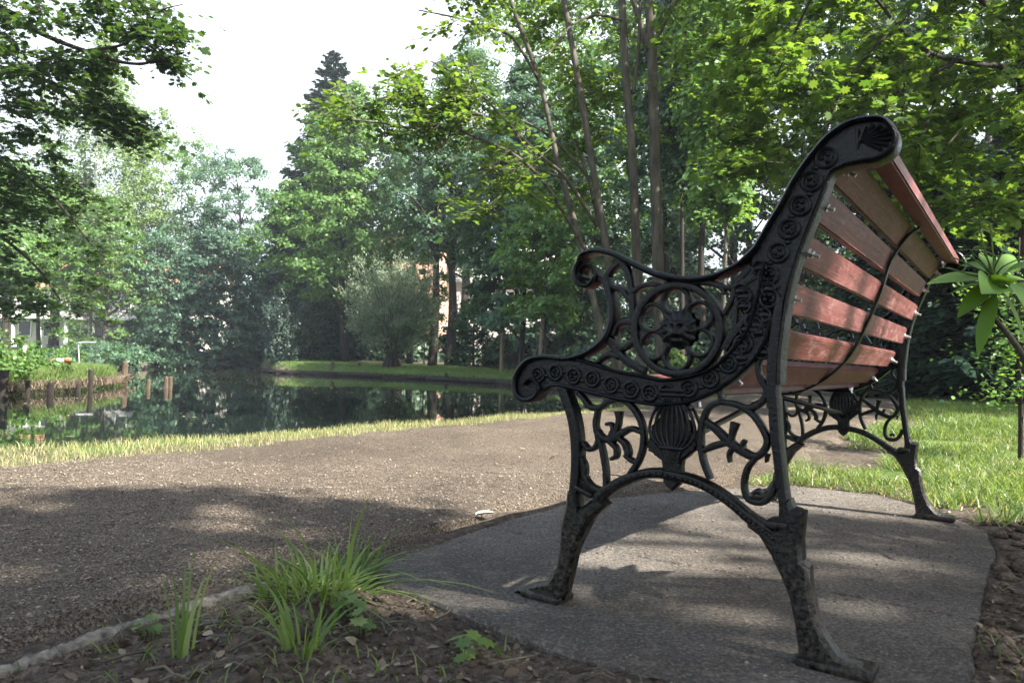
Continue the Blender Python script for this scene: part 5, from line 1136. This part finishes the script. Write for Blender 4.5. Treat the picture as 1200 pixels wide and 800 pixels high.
for (bp, tp, w, up, dr) in [(W(1160, 327), W(1086, 333, 1.20), .0135, (0, -.55, .8), .006), (W(1162, 332), W(1112, 345, 1.25), .010, (0, -.3, 1), .004), (W(1163, 330, 1.215), W(1150, 344, 1.10), .021, (.1, -.95, .6), .006), (W(1170, 326), W(1206, 372, 1.14), .017, (.3, -.7, .5), .01),
        (W(1166, 345), W(1146, 418, 1.2), .010, (-.75, -.6, .1), .004), (W(1176, 345), W(1204, 420, 1.25), .012, (.7, -.6, .1), .004), (W(1170, 330, 1.24), W(1215, 335, 1.3), .014, (0, -.4, .9), .008), (W(1160, 322, 1.24), W(1150, 296, 1.30), .013, (0, -.9, .3), .004), (W(1168, 320, 1.23), W(1188, 300, 1.32), .013, (0, -.8, .4), .004),
        (W(1168, 335, 1.23), W(1183, 326, 1.12), .014, (0, -.6, .8), .004), (W(1180, 338, 1.22), W(1225, 352, 1.2), .014, (0, -.7, .6), .005), (W(1160, 336, 1.23), W(1122, 372, 1.22), .012, (-.3, -.8, .6), .008), (W(1176, 322, 1.2), W(1214, 312, 1.16), .014, (0, -.6, .8), .006), (W(1158, 318, 1.24), W(1124, 312, 1.27), .011, (0, -.6, .8), .006)]:
    rleaf(bp, tp, w, up, dr)
mb = MB()
for (mx_, my_), (tx_, ty_) in [((1140, 312), (1118, 302)), ((1146, 318), (1124, 322)), ((1144, 300), (1130, 288)), ((1150, 300), (1142, 282)), ((1155, 296), (1150, 270)), ((1160, 298), (1158, 282)), ((1163, 290), (1160, 262)), ((1168, 296), (1172, 272)), ((1172, 300), (1182, 288)),
        ((1178, 304), (1194, 284)), ((1176, 312), (1199, 302)), ((1136, 306), (1112, 290)), ((1150, 310), (1136, 300)), ((1170, 306), (1188, 300)), ((1158, 306), (1148, 290)), ((1166, 300), (1178, 266)), ((1140, 322), (1110, 314)), ((1174, 316), (1204, 316))][::2]:
    d0 = 1.22 + rg.uniform(-.02, .02); q_ = catmull([W(1163 + rg.uniform(-4, 4), 324, d0), W(mx_, my_, d0 + rg.uniform(-.03, .02)), W(tx_, ty_, d0 + rg.uniform(-.05, .03)), W(tx_ + rg.uniform(-12, 12), ty_ + rg.uniform(0, 4), d0), W(tx_ + rg.uniform(-16, 16), ty_ + rg.uniform(4, 12), d0)], 6) - rootp
    mb.tube(q_, np.linspace(.0016, .0006, len(q_)), 5)
mb.build('bud_bracts', M['leaf_light'], rh, True)
for k in range(26):                                         # leaves of the rest of the shrub, beside the frame
    b_ = np.array([rg.uniform(1.35, 2.0), rg.uniform(1.3, 1.85), rg.uniform(.25, .85)]); 
    if b_[0] < .80 * b_[1]: continue
    a = rg.uniform(0, 6.28); rleaf(b_, b_ + .1 * np.array([math.cos(a), math.sin(a), rg.uniform(-.5, .2)]), .015, (rg.normal() * .2, rg.normal() * .2, 1), .006, 8)
# sapling at the right edge
b_ = gp(1196, 541, 0); root = empty('sapling', (b_[0], b_[1], 0), 'thin dark sapling with small leaves on the right lawn edge', 'sapling'); rg = np.random.default_rng(62)
mb = MB(); mb.tube(catmull([(0, 0, -.05), (.0, 0, .35), (-.02, 0, .7), (.01, .02, 1.2)], 5), np.linspace(.014, .004, 16), 7); P_ = []
for i in range(60):
    z = rg.uniform(.30, 1.05); a = rg.uniform(0, 6.28); l = rg.uniform(.12, .42); e = np.array([l * math.cos(a), l * math.sin(a), z + rg.uniform(-.02, .1)]); mb.tube([(0, 0, z), tuple(e * [.5, .5, 1] ), tuple(e)], .0025, 4); P_.append(np.array([0, 0, z]) + (e - [0, 0, z]) * rg.uniform(.2, 1.05, (26, 1)) + rg.normal(0, .03, (26, 3)))
P_ = np.concatenate(P_); mb.build('trunk', M['bark_dark'], root, True); link('crown', leaf_mesh('crown', P_, np.array([0, -.2, 1.]) + rg.normal(0, .5, P_.shape), rg.uniform(.02, .038, len(P_)), OVAL * np.array([1.3, 1]), rg), M['leaf_mid'], root)

# ------------------------------------------------------------------ peninsula things, posts, edging
def post(name, px, pytop, Y, wpx, label, group, mat='wood_post', zb=-.9, tilt=0, cat='post', rough=False):
    p = at(px, pytop, Y); r = wpx / 2 / F_PX * Y; rg = np.random.default_rng(int(px * 7 + Y)); mb = MB(); h = p[2] - zb; n = 9; V = []
    lv = [0, .3, .6, .85, .97, 1.0]
    for i, t in enumerate(lv):
        for k in range(n):
            a = 6.283 * k / n; rr_ = r * (1 + .10 * math.sin(3 * a + i) + (.0 if i < 5 else -.12)); V.append((rr_ * math.cos(a) + tilt * h * t, rr_ * math.sin(a), h * t + (rg.uniform(-.25, .15) * r * 2 if i >= 4 and rough else 0)))
    Fc = [(i * n + k, i * n + (k + 1) % n, i * n + n + (k + 1) % n, i * n + n + k) for i in range(len(lv) - 1) for k in range(n)] + [tuple((len(lv) - 1) * n + k for k in range(n))]
    mb.add(V, Fc); o = mb.build(name, M[mat]); o.location = (p[0], Y, zb); return tag(o, label, cat, group)
GP_ = 'mooring posts round the peninsula'
for px, py, Y, w, lb, mt in [(147, 424, 19.5, 6.5, 'tall pale wooden post off the peninsula tip', 'wood_post'), (107, 433, 15.2, 5.5, 'dark post in the peninsula edge near its tip', 'bark_dark'), (5, 434, 11.8, 10, 'thick brown post at the left picture edge', 'bark_dark'), (33, 446, 12.6, 5, 'short dark post second from the left edge', 'bark_dark'), (60, 448, 13.4, 7, 'short brown stub at the foot of the grassy peninsula', 'bark_dark'),
        (92, 450, 14.6, 5, 'low dark stub left of the dark peninsula post', 'bark_dark'), (174, 444, 17.0, 5, 'rotten stump standing in open water nearest the peninsula', 'wood_post'), (195, 441, 17.6, 5, 'left half of the rotten twin stump in the water', 'wood_post'), (200, 441.5, 17.7, 4.5, 'right half of the rotten twin stump in the water', 'wood_post'), (157, 453, 17.2, 4, 'broken stub barely above the water', 'wood_post')]:
    post('mooring_post', px, py, Y, w, lb, GP_, mt, rough=True)
for px, py, Y, w, lb in [(357, 430, 40.5, 3, 'thin post on the far bank, first left of the willow group'), (364, 430, 40, 3, 'thin post on the far bank beside its twin'), (390, 424, 38.8, 4, 'tall pale bank post left of the willow'), (421, 425, 37.7, 4, 'bank post just left of the willow'), (412, 432, 38, 3, 'short bank stub left of the willow post'),
        (523, 437, 31.8, 3, 'short bank stub right of the willow'), (556, 440, 30.2, 4, 'stub on the far bank right of the willow stub'), (590, 441, 28.9, 3, 'bank stub beside the bench seat scroll')]:
    post('bank_post', px, py, Y, w, lb, 'posts along the far bank', 'wood_post' if px < 500 else 'bark_dark')
ed = [(-23, 62), (-15.6, 45), (-13.3, 40.3), (-9.2, 38.4), (-6.3, 35.5)]; ed2 = [(-4.9, 34.0), (-3.9, 33.1), (-.55, 28.6), (1.35, 22.6), (2.55, 18.9)]
for e, lb in ((ed, 'dark timber edging along the far bank left of the willow'), (ed2, 'dark timber edging along the far bank right of the willow')):
    mb = MB()
    for i in range(len(e) - 1):
        a = np.array(e[i]); b2 = np.array(e[i + 1]); L = np.linalg.norm(b2 - a); m_ = max(1, int(L / 2.2))
        for k in range(m_):
            p1 = a + (b2 - a) * k / m_; p2 = a + (b2 - a) * (k + .97) / m_; zz = WATER_Z + .06 + .03 * random.random(); mb.tube([(*p1, zz), (*p2, zz + .03 * random.uniform(-1, 1))], .085, 7)
    tag(mb.build('timber_edging', M['bark_dark'], None, True), lb, 'edging')
post('marker_post', 29, 405, 19, 4.0, 'slim white post behind the peninsula shrub', None, 'white_paint', zb=-.1)
p = at(97, 424, 24); root = empty('pipe_handrail', (p[0], 24, float(ground_z(p[0], 24))), 'bent grey pipe handrail behind the peninsula', 'handrail'); z1 = at(91, 401, 24)[2] - root.location.z; x0 = at(91, 424, 24)[0] - p[0]; x1 = at(104, 401, 24)[0] - p[0]
mb = MB(); mb.tube(catmull([(x0 + .1, 0, -.1), (x0 + .03, 0, z1 * .6), (x0, 0, z1 - .08), (x0 + .08, 0, z1), (x1, .4, z1 + .02)], 6), .020, 8); mb.build('rail', M['grey_pipe'], root, True)
mb = MB(); mb.tube([(x1, .4, -.1), (x1, .4, z1 + .02)], .018, 8); mb.build('leg', M['bark_dark'], root, True)
# white garden table with pots
Yt = 17.0; p = at(56, 425, Y := Yt); tb = empty('garden_table', (p[0], Yt, -.02), 'small white garden table among the peninsula grass', 'table'); ht = p[2] + .02
mb = MB(); mb.box((0, 0, ht - .02), (.42, .30, .04), bev=.008); mb.build('table_top', M['white_paint'], tb)
for sx in (-1, 1):
    for sy in (-1, 1):
        mb = MB(); mb.box((sx * .18, sy * .12, (ht - .04) / 2), (.03, .03, ht - .04)); mb.build('leg', M['white_paint'], tb)
def pot(x, Y, z, r, h, mat, label, group='flower pots on the peninsula'):
    o = empty('flower_pot', (x, Y, z), label, 'flower pot', group); mb = MB(); mb.tube([(0, 0, 0), (0, 0, h * .8), (0, 0, h * .8), (0, 0, h)], [r * .7, r * .95, r * 1.1, r * 1.1], 14); mb.build('pot', M[mat], o, True)
    rg = np.random.default_rng(int(abs(x) * 100)); n = 40; P_ = rg.normal(0, 1, (n, 3)) * r * [.7, .7, .8] + [0, 0, h + r * 1.0]; link('foliage', leaf_mesh('foliage', P_, rg.normal(0, 1, (n, 3)) + [0, 0, 1], r * .8 * rg.uniform(.6, 1.2, n), OVAL, rg), M['leaf_mid'], o)
pot(at(62, 425, Yt)[0], Yt, ht - .02, .06, .10, 'terracotta', 'small pot with a seedling on the white garden table'); pot(at(79, 428, 17.2)[0], 17.2, -.02, .075, at(79, 419, 17.2)[2] + .02, 'terracotta', 'orange pot standing in the grass beside the white table'); pot(at(69, 424, 17.5)[0], 17.5, -.02, .10, at(69, 420, 17.5)[2] + .02, 'white_paint', 'white pot between the table and the orange pot')
broadleaf('leafy_shrub', 'leafy green shrub at the left edge of the peninsula', 'shrub', (-9.9, 13.3, -.05), .95, 1.0, 'round', 60, 60, 'leaf_mid', .11, t0=0, seed=611, r0=.03, clump=.28, nb=14)
broadleaf('leafy_shrub', 'low shrub in the middle of the peninsula behind the stubs', 'shrub', (-10.3, 15.2, -.05), .5, .8, 'round', 40, 60, 'leaf_mid', .10, t0=0, seed=612, r0=.02, clump=.22, nb=10)
# bench far away on the lawn
p = base(612, 33); fb = empty('lawn_bench', p, 'dark wooden bench far off under the trees on the lawn', 'bench')
for nm, c_, s_ in (('seat', (0, 0, .44), (1.5, .42, .05)), ('backrest', (0, .22, .68), (1.5, .05, .34)), ('leg', (-.6, 0, .21), (.07, .4, .42)), ('leg', (.6, 0, .21), (.07, .4, .42))):
    mb = MB(); mb.box(c_, s_, bev=.012); mb.build(nm, M['bark_dark'], fb)

# ------------------------------------------------------------------ houses
def house(name, label, px0, px1, Y, pybase, pyeave, pyridge, wall, depth=9, wins=(), cols=(), ang=0.0, roof='roof_tile'):
    a = at(px0, 420, Y); c = at(px1, 420, Y); zb = at((px0 + px1) / 2, pybase, Y)[2] - .3; ze = at((px0 + px1) / 2, pyeave, Y)[2]; zr = at((px0 + px1) / 2, pyridge, Y)[2]; w = c[0] - a[0]
    o = empty(name, (a[0], Y, zb), label, 'house', rz=ang); he = ze - zb; hr = zr - zb
    mb = MB(); mb.add([(0, 0, -1), (w, 0, -1), (w, depth, -1), (0, depth, -1), (0, 0, he), (w, 0, he), (w, depth, he), (0, depth, he), (0, depth / 2, hr - .25), (w, depth / 2, hr - .25)], [(0, 1, 5, 4), (1, 2, 6, 9, 5), (2, 3, 7, 6), (3, 0, 4, 8, 7)]); mb.build('wall', M[wall], o)
    mb = MB(); t = .18
    for s_, y0 in ((1, -.5), (-1, depth + .5)):
        y1 = depth / 2; V = [(-.5, y0, he - .3), (w + .5, y0, he - .3), (w + .5, y1, hr), (-.5, y1, hr)]; mb.add(V + [(x, y, z + t) for x, y, z in V], [(3, 2, 1, 0), (4, 5, 6, 7), (0, 1, 5, 4), (1, 2, 6, 5), (2, 3, 7, 6), (3, 0, 4, 7)])
    mb.build('roof', M[roof], o)
    for (fx, z0, ww, wh) in wins:
        mb = MB(); x = w * fx
        for c2, s2 in (((x, -.02, z0 + wh), (ww + .24, .12, .12)), ((x, -.02, z0), (ww + .24, .16, .10)), ((x - ww / 2 - .06, -.02, z0 + wh / 2), (.12, .12, wh - .11)), ((x + ww / 2 + .06, -.02, z0 + wh / 2), (.12, .12, wh - .11))): mb.box(c2, s2)
        f_ = mb.build('window', M['white_paint'], o); mb = MB(); mb.box((x, .0, z0 + wh / 2), (ww, .03, wh - .115)); mb.build('pane', M['window'], f_)
    for fx in cols:
        mb = MB(); mb.tube([(w * fx, -1.6, 0), (w * fx, -1.6, 2.9)], .22, 12); mb.box((w * fx, -1.6, 3.0), (.6, .6, .2)); mb.box((w * fx, -1.6, .05), (.6, .6, .2)); mb.build('column', M['white_paint'], o)
    if cols: mb = MB(); mb.box((w * .5, -1.0, 3.25), (w * 1.0, 2.4, .3)); mb.build('porch_roof', M['white_paint'], o)
    return o
house('white_house', 'long white house with columns and orange roof behind the left trees', -60, 232, 82, 404, 336, 296, 'cream_wall', 11, [(f_, 1.2, 1.3, 1.7) for f_ in (.1, .2, .3, .4, .5, .6, .7, .8, .9)] + [(f_, 4.3, 1.2, 1.4) for f_ in (.1, .2, .3, .4, .5, .6, .7, .8, .9)], [.08 + .105 * k for k in range(9)])
house('peach_house', 'tall sunlit peach brick house hidden behind the willow', 352, 512, 64, 420, 290, 262, 'peach_wall', 10, [(f_, z_, 1.1, 1.6) for f_ in (.15, .4, .65) for z_ in (1.2, 4.6)], roof='dark_roof')
house('grey_house', 'pale house showing in the gap right of the thick trunks', 518, 680, 78, 422, 330, 280, 'cream_wall', 10, [(f_, z_, 1.1, 1.5) for f_ in (.15, .4, .65, .9) for z_ in (1.2, 4.4)], roof='cream_wall')

# ------------------------------------------------------------------ the damp air over the pond
mb = MB(); mb.box((-5, 45, 17), (340, 190, 40.0)); hz_o = mb.build('haze', None); hm = bpy.data.materials.new('haze_air'); hm.use_nodes = True; ht_ = hm.node_tree; ht_.nodes.clear()
ho = ht_.nodes.new('ShaderNodeOutputMaterial'); hv = ht_.nodes.new('ShaderNodeVolumePrincipled'); hv.inputs['Color'].default_value = (.80, .90, 1.0, 1); hv.inputs['Density'].default_value = .00065; hv.inputs['Anisotropy'].default_value = .2
ht_.links.new(hv.outputs[0], ho.inputs['Volume']); hz_o.data.materials.append(hm); tag(hz_o, 'thin bluish haze in the air over the pond', 'haze', kind='stuff')
